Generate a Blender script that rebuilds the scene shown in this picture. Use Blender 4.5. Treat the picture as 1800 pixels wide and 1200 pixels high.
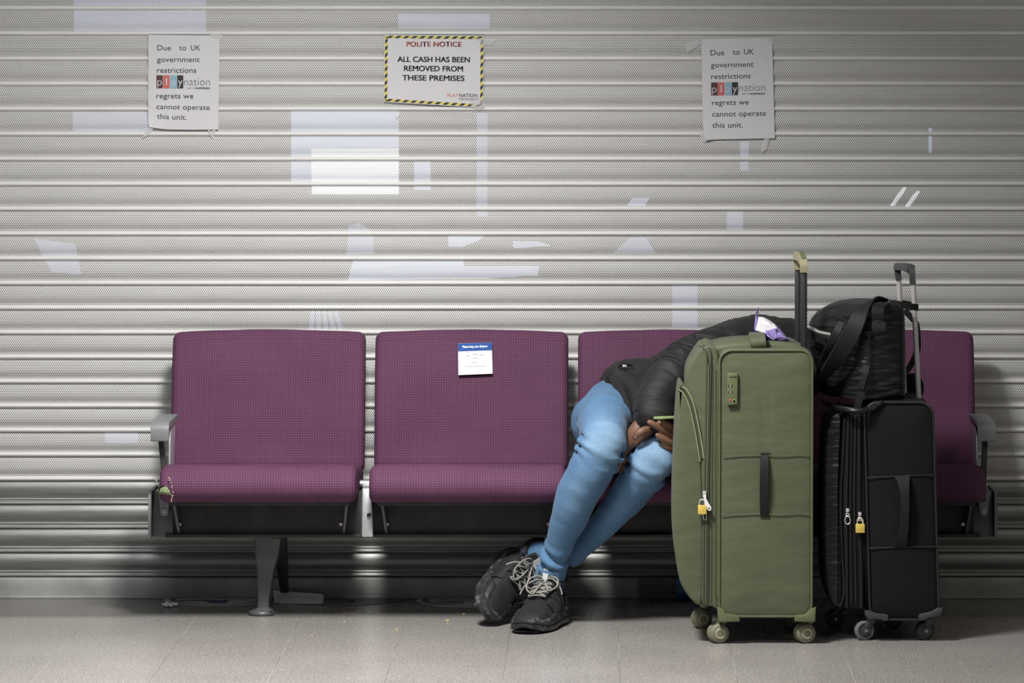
import bpy, bmesh, math, random
from mathutils import Vector, Matrix, noise

# ------------------------------------------------------------------ camera, world, lights, exposure
for o in list(bpy.data.objects):
    bpy.data.objects.remove(o)
SC = bpy.context.scene
COL = SC.collection
random.seed(7)

F_PX = 7800.0                      # focal length in pixels of the 1800 px wide frame
CX, CY = 1050.0, 600.0             # principal point
CAM = Vector((0.0, -13.0, 1.608))
PITCH = math.atan(510.0 / F_PX)
cam_d = bpy.data.cameras.new('camera')
cam_d.sensor_width = 36.0
cam_d.lens = 36.0 * F_PX / 1800.0
cam_d.shift_x = (900.0 - CX) / 1800.0
cam_d.shift_y = 0.0
cam_d.clip_end = 100
cam = bpy.data.objects.new('camera', cam_d)
COL.objects.link(cam)
cam.location = CAM
cam.rotation_euler = (math.pi / 2 - PITCH, 0, 0)
SC.camera = cam

world = bpy.data.worlds.new('hall')
SC.world = world
world.use_nodes = True
world.node_tree.nodes['Background'].inputs[0].default_value = (0.80, 0.88, 1.0, 1)
world.node_tree.nodes['Background'].inputs[1].default_value = 0.085

def area_light(name, loc, target, sx, sy, power, col, spread=180):
    d = bpy.data.lights.new(name, 'AREA')
    d.shape = 'RECTANGLE'; d.size = sx; d.size_y = sy; d.energy = power; d.color = col; d.spread = math.radians(spread)
    o = bpy.data.objects.new(name, d)
    COL.objects.link(o)
    o.location = loc
    o.rotation_euler = (Vector(target) - Vector(loc)).to_track_quat('-Z', 'Y').to_euler()
    return o

area_light('ceiling_or_fill_lamp', (-0.55, -2.20, 2.60), (-0.85, -1.95, 0.0), 0.32, 0.55, 100, (1.0, 0.98, 0.945), 140)
area_light('ceiling_or_fill_lamp', (-1.00, -4.60, 3.0), (-0.8, 0.0, 0.9), 1.2, 0.6, 26, (0.93, 0.96, 1.0))  # unseen fill light, added to lift the wall and bench from the front
area_light('ceiling_or_fill_lamp', (2.9, -3.6, 3.0), (1.2, 0.0, 0.6), 0.6, 0.6, 11, (1.0, 0.84, 0.64))  # unseen warm light, added to brighten and tint the right side

SC.view_settings.view_transform = 'Standard'
SC.view_settings.look = 'None'
SC.view_settings.gamma = 1.0
SC.view_settings.use_curve_mapping = False
SC.view_settings.exposure = 0.0
SC.cycles.max_bounces = 8
SC.cycles.transparent_max_bounces = 12
SC.cycles.sample_clamp_indirect = 6.0

# ------------------------------------------------------------------ measuring helpers
_ct, _st = math.cos(PITCH), math.sin(PITCH)
def _ray(px, py):
    xc = (px - CX) / F_PX
    yc = -(py - CY) / F_PX
    return Vector((xc, _ct + yc * _st, -_st + yc * _ct))
def W(px, py, Y):                  # the point of the plane y = Y measured at a photo pixel
    d = _ray(px, py)
    return CAM + d * ((Y - CAM.y) / d.y)
def FL(px, py, Z=0.0):             # the point of the floor measured at a photo pixel
    d = _ray(px, py)
    return CAM + d * ((Z - CAM.z) / d.z)
def XA(px, Y, py=850.0):
    return W(px, py, Y).x
def ZA(py, Y):
    return W(CX, py, Y).z
def lerp(a, b, t):
    return a + (b - a) * t
def smooth01(t):
    t = max(0.0, min(1.0, t))
    return t * t * (3 - 2 * t)

# ------------------------------------------------------------------ materials
class NT:
    def __init__(s, name):
        s.m = bpy.data.materials.new(name)
        s.m.use_nodes = True
        s.t = s.m.node_tree
        s.b = s.t.nodes['Principled BSDF']
        s.out = s.t.nodes['Material Output']
    def n(s, kind, **kw):
        x = s.t.nodes.new(kind)
        for k, v in kw.items():
            setattr(x, k, v)
        return x
    def l(s, a, b):
        s.t.links.new(a, b)
    def math(s, op, a, b=None, c=None):
        x = s.n('ShaderNodeMath', operation=op)
        for i, v in enumerate((a, b, c)):
            if v is None: continue
            if isinstance(v, (int, float)): x.inputs[i].default_value = v
            else: s.l(v, x.inputs[i])
        return x.outputs[0]
    def mix(s, fac, a, b):
        x = s.n('ShaderNodeMix', data_type='RGBA')
        for sock, v in ((x.inputs['Factor'], fac), (x.inputs['A'], a), (x.inputs['B'], b)):
            if isinstance(v, (int, float)): sock.default_value = v
            elif isinstance(v, tuple): sock.default_value = (v[0], v[1], v[2], 1)
            else: s.l(v, sock)
        return x.outputs['Result']
    def coords(s, kind='Object', scale=(1, 1, 1)):
        tc = s.n('ShaderNodeTexCoord')
        mp = s.n('ShaderNodeMapping')
        mp.inputs['Scale'].default_value = scale
        s.l(tc.outputs[kind], mp.inputs[0])
        return mp.outputs[0]
    def noise(s, vec, scale, detail=3, rough=0.55):
        x = s.n('ShaderNodeTexNoise')
        x.inputs['Scale'].default_value = scale
        x.inputs['Detail'].default_value = detail
        x.inputs['Roughness'].default_value = rough
        if vec is not None: s.l(vec, x.inputs['Vector'])
        return x.outputs['Fac']
    def ramp(s, v, p0, c0, p1, c1):
        x = s.n('ShaderNodeValToRGB')
        e = x.color_ramp.elements
        e[0].position = p0; e[1].position = p1
        e[0].color = (*c0, 1) if isinstance(c0, tuple) else (c0, c0, c0, 1)
        e[1].color = (*c1, 1) if isinstance(c1, tuple) else (c1, c1, c1, 1)
        s.l(v, x.inputs[0])
        return x.outputs[0]
    def bump(s, h, strength=0.3, dist=0.001):
        x = s.n('ShaderNodeBump')
        x.inputs['Strength'].default_value = strength
        x.inputs['Distance'].default_value = dist
        s.l(h, x.inputs['Height'])
        s.l(x.outputs[0], s.b.inputs['Normal'])
    def set(s, col=None, rough=None, metal=None, spec=None, coat=None, sheen=None):
        b = s.b.inputs
        if col is not None:
            if isinstance(col, tuple): b['Base Color'].default_value = (*col, 1)
            else: s.l(col, b['Base Color'])
        if rough is not None:
            if isinstance(rough, (int, float)): b['Roughness'].default_value = rough
            else: s.l(rough, b['Roughness'])
        if metal is not None: b['Metallic'].default_value = metal
        if spec is not None: b['Specular IOR Level'].default_value = spec
        if coat is not None: b['Coat Weight'].default_value = coat; b['Coat Roughness'].default_value = 0.15
        if sheen is not None: b['Sheen Weight'].default_value = sheen; b['Sheen Roughness'].default_value = 0.5
        return s.m

def plain(name, col, rough=0.5, metal=0.0, spec=0.5, var=0.06, scale=60, bump=0.0, coat=None, sheen=None):
    t = NT(name)
    v = t.noise(t.coords(), scale, 3)
    lo = tuple(c * (1 - var) for c in col); hi = tuple(min(1, c * (1 + var)) for c in col)
    c = t.ramp(v, 0.3, lo, 0.7, hi)
    t.set(c, rough, metal, spec, coat, sheen)
    if bump: t.bump(v, bump, 0.001)
    return t.m

def emitter(name, col, strength):
    t = NT(name)
    t.set((0.02, 0.02, 0.02), 0.4)
    t.b.inputs['Emission Color'].default_value = (*col, 1)
    t.b.inputs['Emission Strength'].default_value = strength
    return t.m

M = {}
# painted perforated steel of the shutter: round holes in a triangular grid (5.7 mm), laid along the sheet
def make_perforated():
    t = NT('perforated_steel')
    uv = t.n('ShaderNodeUVMap')
    sp = t.n('ShaderNodeSeparateXYZ')
    t.l(uv.outputs[0], sp.inputs[0])
    a = 0.00570; b = a * 1.7320508; r = 0.00158
    u = t.math('DIVIDE', sp.outputs[0], a)
    v = t.math('DIVIDE', sp.outputs[1], b)
    du = t.math('ABSOLUTE', t.math('SUBTRACT', t.math('FRACT', u), 0.5))
    dv = t.math('ABSOLUTE', t.math('SUBTRACT', t.math('FRACT', v), 0.5))
    def dist(x, y):
        x = t.math('MULTIPLY', x, a); y = t.math('MULTIPLY', y, b)
        return t.math('ADD', t.math('MULTIPLY', x, x), t.math('MULTIPLY', y, y))
    d1 = dist(du, dv)
    d2 = dist(t.math('SUBTRACT', 0.5, du), t.math('SUBTRACT', 0.5, dv))
    hole = t.math('LESS_THAN', t.math('MINIMUM', d1, d2), r * r)
    n1 = t.noise(t.coords(scale=(1.2, 1, 14)), 5, 4)
    col = t.ramp(n1, 0.25, (0.68, 0.675, 0.655), 0.75, (0.77, 0.765, 0.745))
    t.set(col, 0.55, 0.0, 0.4)
    tr = t.n('ShaderNodeBsdfTransparent')
    mx = t.n('ShaderNodeMixShader')
    t.l(hole, mx.inputs[0]); t.l(t.b.outputs[0], mx.inputs[1]); t.l(tr.outputs[0], mx.inputs[2])
    t.l(mx.outputs[0], t.out.inputs[0])
    return t.m
M['perf'] = make_perforated()
def make_rail():
    t = NT('painted_steel_rail')
    n1 = t.noise(t.coords(scale=(1.0, 1, 10)), 9, 5)
    n2 = t.noise(t.coords(scale=(6, 1, 30)), 12, 4)
    col = t.ramp(n1, 0.25, (0.72, 0.715, 0.695), 0.75, (0.81, 0.805, 0.785))
    spot = t.ramp(n2, 0.66, 0.0, 0.75, 0.35)
    t.set(t.mix(spot, col, (0.32, 0.30, 0.27)), 0.45, 0.0, 0.45)
    return t.m
M['rail'] = make_rail()
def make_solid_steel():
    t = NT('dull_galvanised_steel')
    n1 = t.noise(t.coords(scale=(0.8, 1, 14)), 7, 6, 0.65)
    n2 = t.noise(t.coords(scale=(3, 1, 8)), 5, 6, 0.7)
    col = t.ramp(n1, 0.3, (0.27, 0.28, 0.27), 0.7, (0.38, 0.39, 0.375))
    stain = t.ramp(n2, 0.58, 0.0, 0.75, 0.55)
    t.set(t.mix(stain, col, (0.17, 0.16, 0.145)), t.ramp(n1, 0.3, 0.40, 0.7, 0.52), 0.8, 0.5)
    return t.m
M['steel'] = make_solid_steel()

def make_floor():
    t = NT('speckled_vinyl_floor')
    co = t.coords()
    n_small = t.noise(co, 210, 2, 0.6)
    n_med = t.noise(co, 60, 3)
    n_big = t.noise(co, 2.2, 3)
    base = t.ramp(n_big, 0.3, (0.265, 0.247, 0.233), 0.7, (0.330, 0.309, 0.291))
    light = t.ramp(n_small, 0.56, 0.0, 0.66, 0.8)
    c = t.mix(light, base, (0.66, 0.63, 0.60))
    dark = t.ramp(n_small, 0.34, 0.75, 0.44, 0.0)
    c = t.mix(dark, c, (0.17, 0.158, 0.148))
    warm = t.ramp(n_med, 0.60, 0.0, 0.72, 0.35)
    c = t.mix(warm, c, (0.42, 0.34, 0.28))
    sp = t.n('ShaderNodeSeparateXYZ'); t.l(co, sp.inputs[0])
    def line(axis, off, w):
        x = t.math('DIVIDE', t.math('SUBTRACT', sp.outputs[axis], off), 0.3008)
        f = t.math('ABSOLUTE', t.math('SUBTRACT', t.math('FRACT', t.math('ADD', x, 0.5)), 0.5))
        return t.math('LESS_THAN', f, w)
    ln = t.math('MAXIMUM', line(0, 0.058, 0.0035), line(1, -0.02, 0.002))
    n_l = t.noise(co, 1.7, 2)
    lc = t.mix(t.ramp(n_l, 0.47, 0.0, 0.53, 1.0), (0.14, 0.13, 0.12), (0.50, 0.47, 0.44))
    c = t.mix(t.math('MULTIPLY', ln, 0.55), c, lc)
    # darker strip along the foot of the shutter, with a slightly uneven edge
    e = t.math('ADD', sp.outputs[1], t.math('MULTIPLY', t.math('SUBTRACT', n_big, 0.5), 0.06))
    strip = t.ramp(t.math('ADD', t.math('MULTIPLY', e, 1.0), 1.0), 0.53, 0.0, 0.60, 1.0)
    strip_col = t.mix(t.ramp(n_med, 0.3, 0.0, 0.7, 0.5), (0.115, 0.107, 0.100), (0.150, 0.140, 0.132))
    c = t.mix(t.math('MULTIPLY', strip, 0.8), c, strip_col)
    t.set(c, t.ramp(n_med, 0.3, 0.20, 0.7, 0.32), 0.0, 0.55)
    t.bump(n_small, 0.06, 0.0005)
    return t.m
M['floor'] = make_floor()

def make_purple():
    t = NT('purple_woven_upholstery')
    uv = t.n('ShaderNodeUVMap')
    sp = t.n('ShaderNodeSeparateXYZ'); t.l(uv.outputs[0], sp.inputs[0])
    p = 0.00715
    def f(i):
        return t.math('ABSOLUTE', t.math('SUBTRACT', t.math('FRACT', t.math('DIVIDE', sp.outputs[i], p)), 0.5))
    fu, fv = f(0), f(1)
    dot = t.math('MULTIPLY', t.math('LESS_THAN', fu, 0.15), t.math('LESS_THAN', fv, 0.15))
    gap = t.math('MAXIMUM', t.math('GREATER_THAN', fu, 0.40), t.math('GREATER_THAN', fv, 0.40))
    n = t.noise(t.coords('UV'), 5, 4)
    base = t.ramp(n, 0.3, (0.094, 0.035, 0.074), 0.7, (0.114, 0.044, 0.090))
    c = t.mix(t.math('MULTIPLY', gap, 0.22), base, (0.070, 0.014, 0.050))
    c = t.mix(dot, c, (0.235, 0.115, 0.185))
    t.set(c, 0.7, 0.0, 0.15, None, 0.0)
    t.bump(t.math('SUBTRACT', 1.0, gap), 0.25, 0.0006)
    return t.m
M['purple'] = make_purple()

def make_cloth(name, c0, c1, weave=900, rough=0.8, sheen=0.15, bump=0.3, big=9, fold=0.0, spec=0.3, fz=2.4):
    t = NT(name)
    co = t.coords()
    n1 = t.noise(co, big, 4)
    n2 = t.noise(co, weave, 2)
    c = t.ramp(n1, 0.3, c0, 0.7, c1)
    c = t.mix(t.math('MULTIPLY', n2, 0.35), c, tuple(x * 0.55 for x in c0))
    t.set(c, rough, 0.0, spec, None, sheen)
    h = n2
    if fold:
        n3 = t.noise(t.coords(scale=(1, 1, fz)), 12, 1.5, 0.4)
        h = t.math('ADD', t.math('MULTIPLY', n3, fold), t.math('MULTIPLY', n2, 0.03))
    t.bump(h, bump, 0.006 if fold else 0.001)
    return t.m
def make_denim():
    t = NT('light_blue_denim')
    co = t.coords()
    n1 = t.noise(co, 7, 4)
    n2 = t.noise(co, 800, 2, 0.7)
    n3 = t.noise(co, 16, 5, 0.6)
    at = t.n('ShaderNodeAttribute', attribute_name='wear')
    c = t.ramp(n1, 0.3, (0.080, 0.178, 0.325), 0.7, (0.115, 0.236, 0.398))
    c = t.mix(t.math('MULTIPLY', at.outputs['Fac'], t.ramp(n3, 0.3, 0.45, 0.7, 0.85)), c, (0.38, 0.55, 0.72))
    c = t.mix(t.ramp(n2, 0.40, 0.5, 0.58, 0.0), c, (0.06, 0.14, 0.27))
    c = t.mix(t.ramp(n2, 0.55, 0.0, 0.72, 0.35), c, (0.42, 0.58, 0.76))
    t.set(c, 0.85, 0.0, 0.2, None, 0.1)
    t.bump(t.math('ADD', t.math('MULTIPLY', n3, 1.0), t.math('MULTIPLY', n2, 0.25)), 0.35, 0.003)
    return t.m
M['denim'] = make_denim()
M['jacket'] = make_cloth('black_jacket_cloth', (0.009, 0.0085, 0.0098), (0.021, 0.020, 0.022), 700, 0.66, 0.04, 0.8, 14, 1.5, 0.36)
M['green'] = make_cloth('olive_green_nylon', (0.090, 0.104, 0.056), (0.108, 0.122, 0.067), 900, 0.60, 0.05, 0.35, 6, 1.6, 0.4)
M['green_trim'] = plain('olive_piping', (0.108, 0.124, 0.064), 0.5, 0, 0.4)
M['green_light'] = plain('pale_olive_trim', (0.25, 0.29, 0.15), 0.5, 0, 0.4)
M['green_plastic'] = plain('olive_plastic', (0.125, 0.142, 0.070), 0.38, 0, 0.5, 0.03)
M['green_zip'] = plain('dark_green_zip_tape', (0.050, 0.062, 0.040), 0.5, 0, 0.5)
M['wheel_green'] = plain('grey_olive_wheel_rubber', (0.19, 0.19, 0.13), 0.55, 0, 0.4, 0.12, 90)
M['beige'] = plain('beige_hub_ring', (0.42, 0.38, 0.25), 0.4, 0, 0.5)
M['gold'] = plain('champagne_grip', (0.44, 0.40, 0.25), 0.32, 0.35, 0.5)
M['black_cloth'] = make_cloth('black_case_cloth', (0.006, 0.006, 0.0065), (0.009, 0.0085, 0.0095), 800, 0.75, 0.0, 0.25, 6, 0.0, 0.2)
M['black_nylon'] = make_cloth('black_shiny_nylon', (0.007, 0.0065, 0.008), (0.011, 0.010, 0.0125), 700, 0.46, 0.0, 1.0, 8, 2.2, 0.45, 5.0)
M['strap'] = plain('black_webbing', (0.010, 0.0095, 0.010), 0.65, 0, 0.3, 0.2, 300, 0.3)
M['black_plastic'] = plain('black_plastic', (0.018, 0.018, 0.019), 0.38, 0, 0.5)
M['black_gloss'] = plain('glossy_black_patch', (0.02, 0.02, 0.022), 0.2, 0, 0.6)
M['grey_plastic'] = plain('dark_grey_plastic', (0.05, 0.05, 0.052), 0.45, 0, 0.5)
M['grey_rubber'] = plain('grey_wheel_rubber', (0.16, 0.16, 0.16), 0.6, 0, 0.4)
M['chrome'] = plain('chrome_tube', (0.86, 0.83, 0.79), 0.32, 0.6, 0.5, 0.02)
M['brass'] = plain('brass_padlock_body', (0.80, 0.58, 0.13), 0.42, 0.25, 0.5, 0.12, 120)
M['white_metal'] = plain('white_zip_pull', (0.85, 0.83, 0.85), 0.4, 0.1, 0.5, 0.02)
M['alu'] = plain('bare_aluminium', (0.60, 0.61, 0.62), 0.42, 0.75, 0.5, 0.12, 40)
M['bench_grey'] = plain('grey_bench_paint', (0.105, 0.107, 0.108), 0.45, 0.3, 0.5, 0.12, 30)
M['bench_dark'] = plain('dark_bench_panel', (0.040, 0.039, 0.038), 0.55, 0.2, 0.4, 0.25, 14)
M['arm'] = plain('mid_grey_armrest_plastic', (0.19, 0.195, 0.20), 0.48, 0.0, 0.5, 0.05)
M['bolt'] = plain('steel_bolt', (0.5, 0.5, 0.5), 0.3, 0.9)
M['foam'] = plain('yellow_green_torn_foam', (0.22, 0.27, 0.14), 0.95, 0, 0.1, 0.75, 260, 0.9)
M['thread'] = plain('pale_torn_thread', (0.55, 0.50, 0.42), 0.9)
M['paper'] = plain('white_paper', (0.66, 0.65, 0.67), 0.55, 0, 0.4, 0.015, 20)
M['paper_grey'] = plain('greyish_waste_paper', (0.74, 0.72, 0.76), 0.8, 0, 0.3, 0.04, 20)
M['sticker_white'] = plain('white_glossy_sticker', (0.90, 0.90, 0.93), 0.5, 0, 0.4, 0.005)
M['ink'] = plain('black_ink', (0.022, 0.022, 0.025), 0.6)
M['ink_grey'] = plain('grey_ink', (0.10, 0.10, 0.11), 0.6)
M['ink_pale'] = plain('pale_grey_ink', (0.62, 0.64, 0.70), 0.5)
M['ink_red'] = plain('salmon_red_ink', (0.66, 0.14, 0.085), 0.6)
M['ink_yellow'] = plain('yellow_ink', (0.72, 0.62, 0.10), 0.6)
M['ink_maroon'] = plain('maroon_ink', (0.085, 0.030, 0.032), 0.6)
M['ink_coral'] = plain('coral_ink', (0.58, 0.13, 0.11), 0.6)
M['ink_sky'] = plain('sky_blue_ink', (0.26, 0.44, 0.56), 0.6)
M['ink_blue'] = plain('blue_sticker_ink', (0.016, 0.085, 0.34), 0.6, 0, 0.2)
M['skin'] = make_cloth('brown_skin', (0.185, 0.092, 0.058), (0.240, 0.125, 0.080), 500, 0.5, 0.0, 0.15, 30, 0.0, 0.45)
M['nail'] = plain('fingernail', (0.50, 0.30, 0.24), 0.35)
M['hair'] = plain('black_hair', (0.012, 0.010, 0.009), 0.6, 0, 0.4, 0.3, 200, 0.8)
M['shoe'] = make_cloth('black_shoe_upper', (0.010, 0.010, 0.011), (0.022, 0.022, 0.024), 420, 0.55, 0.05, 0.5, 40, 0.0, 0.5)
def make_sole():
    t = NT('worn_black_rubber_sole')
    n = t.noise(t.coords(scale=(1, 1, 1.6)), 38, 6, 0.7)
    n2 = t.noise(t.coords(), 160, 3)
    c = t.ramp(n2, 0.3, (0.018, 0.018, 0.019), 0.7, (0.040, 0.040, 0.042))
    c = t.mix(t.ramp(n, 0.53, 0.0, 0.68, 0.85), c, (0.22, 0.215, 0.21))
    t.set(c, 0.5, 0.0, 0.4)
    t.bump(n2, 0.4, 0.001)
    return t.m
M['sole'] = make_sole()
M['lace'] = plain('grey_speckled_lace', (0.30, 0.29, 0.27), 0.8, 0, 0.3, 0.6, 900)
M['tab'] = plain('pale_grey_tab', (0.46, 0.48, 0.46), 0.6)
M['navy'] = plain('navy_shoe_lining', (0.02, 0.028, 0.075), 0.7)
M['phone'] = plain('pale_green_case', (0.33, 0.42, 0.20), 0.4)
M['violet'] = plain('violet_film', (0.42, 0.32, 0.78), 0.22, 0, 0.6, 0.25, 40, 0.4, 0.5)
M['navy_film'] = plain('dark_blue_film', (0.035, 0.020, 0.20), 0.22, 0, 0.6, 0.5, 50, 0.4, 0.5)
M['white_film'] = plain('white_film', (0.78, 0.76, 0.80), 0.28, 0, 0.6, 0.06, 40, 0.3, 0.4)
M['dark_wall'] = plain('dark_shop_wall', (0.030, 0.028, 0.026), 0.7)
M['bottle_label'] = plain('blue_bottle_label', (0.06, 0.17, 0.36), 0.4)
M['decal_grey'] = plain('worn_grey_floor_decal', (0.50, 0.50, 0.49), 0.5, 0, 0.4, 0.2, 30)
M['decal_dark'] = plain('dark_ring_of_floor_decal', (0.12, 0.12, 0.12), 0.5, 0, 0.4, 0.2, 30)
M['decal_blue'] = plain('faded_blue_of_floor_decal', (0.055, 0.085, 0.16), 0.5, 0, 0.4, 0.3, 30)
M['crumb'] = plain('yellow_crumb', (0.62, 0.50, 0.24), 0.8)
M['red_dot'] = plain('red_emblem', (0.62, 0.10, 0.08), 0.4)
def make_clear(name, col, rough, ior, alpha):
    t = NT(name)
    t.set(col, rough, 0.0, 0.5)
    t.b.inputs['Alpha'].default_value = alpha
    return t.m
M['tape'] = make_clear('clear_sticky_tape', (0.85, 0.85, 0.85), 0.15, 1.45, 0.34)
M['clear_plastic'] = make_clear('clear_bottle_plastic', (0.16, 0.16, 0.16), 0.10, 1.45, 0.45)
M['screen_bright'] = emitter('bright_screen', (0.80, 0.88, 1.0), 1.6)
M['screen_mid'] = emitter('pale_blue_screen', (0.58, 0.67, 1.0), 0.85)
M['screen_dim'] = emitter('dim_blue_panel', (0.52, 0.60, 1.0), 0.50)

# ------------------------------------------------------------------ mesh helpers
class MB:
    """collects shapes in world coordinates, then links them as ONE mesh object"""
    def __init__(s):
        s.bm = bmesh.new()
        s.uv = None
        s.mi = 0
    def _merge(s, tmp, mi=None):
        for f in tmp.faces: f.material_index = s.mi if mi is None else mi
        me = bpy.data.meshes.new('tmp')
        tmp.to_mesh(me); tmp.free()
        s.bm.from_mesh(me)
        bpy.data.meshes.remove(me)
        return s
    def box(s, x0, x1, y0, y1, z0, z1, bevel=0.0, seg=2, mat=None, mi=None):
        t = bmesh.new()
        bmesh.ops.create_cube(t, size=1.0)
        for v in t.verts:
            v.co = Vector((lerp(x0, x1, v.co.x + .5), lerp(y0, y1, v.co.y + .5), lerp(z0, z1, v.co.z + .5)))
        if bevel: bmesh.ops.bevel(t, geom=list(t.edges), offset=bevel, segments=seg, affect='EDGES', profile=0.5)
        if mat is not None: bmesh.ops.transform(t, matrix=mat, verts=t.verts)
        return s._merge(t, mi)
    def hexa(s, pts, bevel=0.0, seg=2, mi=None):      # 8 points: bottom 4 (ccw) then top 4
        t = bmesh.new()
        v = [t.verts.new(p) for p in pts]
        for q in ((3, 2, 1, 0), (4, 5, 6, 7), (0, 1, 5, 4), (1, 2, 6, 5), (2, 3, 7, 6), (3, 0, 4, 7)):
            t.faces.new([v[i] for i in q])
        if bevel: bmesh.ops.bevel(t, geom=list(t.edges), offset=bevel, segments=seg, affect='EDGES', profile=0.5)
        bmesh.ops.recalc_face_normals(t, faces=t.faces)
        return s._merge(t, mi)
    def loft(s, rings, cap0=True, cap1=True, closed=True, mi=None):
        t = bmesh.new()
        vs = [[t.verts.new(p) for p in r] for r in rings]
        n = len(rings[0])
        for a, b in zip(vs[:-1], vs[1:]):
            for i in range(n if closed else n - 1):
                j = (i + 1) % n
                try: t.faces.new((a[i], a[j], b[j], b[i]))
                except ValueError: pass
        for on, r in ((cap0, vs[0][::-1]), (cap1, vs[-1])):
            if on and closed:
                c = sum((x.co for x in r), Vector()) / n
                cv = t.verts.new(c)
                for i in range(n): t.faces.new((r[i], r[(i + 1) % n], cv))
        bmesh.ops.recalc_face_normals(t, faces=t.faces)
        return s._merge(t, mi)
    def tube(s, pts, r, seg=8, closed=False, mi=None):
        pts = [Vector(p) for p in pts]
        rr = r if isinstance(r, (list, tuple)) else [r] * len(pts)
        n = len(pts)
        rings = []
        up = None
        for i in range(n):
            if closed: d = pts[(i + 1) % n] - pts[i - 1]
            else: d = pts[min(i + 1, n - 1)] - pts[max(i - 1, 0)]
            d.normalize()
            if up is None:
                up = Vector((0, 0, 1)) if abs(d.z) < 0.9 else Vector((1, 0, 0))
            a = d.cross(up).normalized(); b = a.cross(d).normalized(); up = b
            rings.append([pts[i] + (a * math.cos(k * 2 * math.pi / seg) + b * math.sin(k * 2 * math.pi / seg)) * rr[i] for k in range(seg)])
        if closed: rings.append(rings[0]); 
        return s.loft(rings, not closed, not closed, True, mi)
    def ribbon(s, pts, width, thick, side=None, mi=None):
        """flat strap along pts; width in the direction `side` (Vector or list)"""
        pts = [Vector(p) for p in pts]
        n = len(pts); rings = []
        for i in range(n):
            d = (pts[min(i + 1, n - 1)] - pts[max(i - 1, 0)]).normalized()
            sd = side[i] if isinstance(side, list) else side
            sd = (sd - d * sd.dot(d)).normalized()
            nn = d.cross(sd).normalized()
            w = (width[i] if isinstance(width, list) else width) / 2
            h = thick / 2
            rings.append([pts[i] + sd * w * a + nn * h * b for a, b in ((-1, -.5), (-.93, -1), (.93, -1), (1, -.5), (1, .5), (.93, 1), (-.93, 1), (-1, .5))])
        return s.loft(rings, mi=mi)
    def ball(s, c, r, seg=16, rot=None, mi=None):
        t = bmesh.new()
        bmesh.ops.create_uvsphere(t, u_segments=seg, v_segments=max(6, seg * 2 // 3), radius=1.0)
        rx, ry, rz = r if isinstance(r, (tuple, list)) else (r, r, r)
        mt = Matrix.Translation(Vector(c)) @ (rot.to_4x4() if rot else Matrix()) @ Matrix.Diagonal((rx, ry, rz, 1))
        bmesh.ops.transform(t, matrix=mt, verts=t.verts)
        return s._merge(t, mi)
    def lathe(s, prof, origin, axis=(0, 0, 1), seg=24, mi=None):   # prof: (radius, height along axis)
        q = Vector((0, 0, 1)).rotation_difference(Vector(axis).normalized()).to_matrix()
        o = Vector(origin)
        rings = [[o + q @ Vector((r * math.cos(k * 2 * math.pi / seg), r * math.sin(k * 2 * math.pi / seg), h)) for k in range(seg)] for r, h in prof]
        return s.loft(rings, mi=mi)
    def prism(s, poly, y0, y1, bevel=0.0, seg=2, mi=None):         # poly of (x, z), extruded along y
        t = bmesh.new()
        a = [t.verts.new((x, y0, z)) for x, z in poly]
        b = [t.verts.new((x, y1, z)) for x, z in poly]
        n = len(poly)
        t.faces.new(a); t.faces.new(b[::-1])
        for i in range(n):
            j = (i + 1) % n
            t.faces.new((a[i], b[i], b[j], a[j]))
        bmesh.ops.recalc_face_normals(t, faces=t.faces)
        if bevel:
            ed = [e for e in t.edges if abs(e.verts[0].co.y - e.verts[1].co.y) < 1e-6]
            bmesh.ops.bevel(t, geom=ed, offset=bevel, segments=seg, affect='EDGES', profile=0.5)
        return s._merge(t, mi)
    def poly(s, pts, mi=None):
        t = bmesh.new()
        t.faces.new([t.verts.new(p) for p in pts])
        return s._merge(t, mi)
    def mesh(s, me, mi=None):
        t = bmesh.new(); t.from_mesh(me)
        return s._merge(t, mi)
    def build(s, name, mats, parent=None, origin=None, angle=40, smooth=True):
        o0 = Vector(origin) if origin is not None else (root_of(parent).location.copy() if parent else Vector())
        for f in s.bm.faces: f.smooth = smooth
        if smooth:
            lim = math.radians(angle)
            for e in s.bm.edges:
                if len(e.link_faces) == 2 and e.calc_face_angle(0) > lim: e.smooth = False
        bmesh.ops.translate(s.bm, vec=-o0, verts=s.bm.verts)
        me = bpy.data.meshes.new(name)
        s.bm.to_mesh(me); s.bm.free()
        return link(name, me, mats, parent, o0)

def root_of(o):
    while o.parent: o = o.parent
    return o
def link(name, me, mats, parent=None, o0=None):
    for m in (mats if isinstance(mats, (list, tuple)) else [mats]):
        me.materials.append(M[m] if isinstance(m, str) else m)
    o = bpy.data.objects.new(name, me)
    COL.objects.link(o)
    if parent: o.parent = parent
    elif o0 is not None: o.location = o0
    return o
def thing(name, loc, label, cat, group=None):
    o = bpy.data.objects.new(name, None)
    COL.objects.link(o)
    o.empty_display_size = 0.05
    o.location = loc
    return tag(o, label, cat, group)
def tag(o, label, cat, group=None):
    o['label'] = label; o['category'] = cat
    if group: o['group'] = group
    return o
def struct(o, label=None):
    o['kind'] = 'structure'
    if label: o['label'] = label
    return o

def spline(pts, n=8, closed=False):
    """Catmull-Rom through tuples of any length"""
    P = [Vector(p) for p in pts]; N = len(P); out = []
    rng = N if closed else N - 1
    for i in range(rng):
        p0 = P[(i - 1) % N] if closed or i > 0 else P[i]
        p1 = P[i]; p2 = P[(i + 1) % N]
        p3 = P[(i + 2) % N] if closed or i + 2 < N else p2
        for k in range(n):
            t = k / n
            out.append(0.5 * ((2 * p1) + (p2 - p0) * t + (2 * p0 - 5 * p1 + 4 * p2 - p3) * t * t + (3 * p1 - p0 - 3 * p2 + p3) * t ** 3))
    if not closed: out.append(P[-1].copy())
    return out

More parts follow.
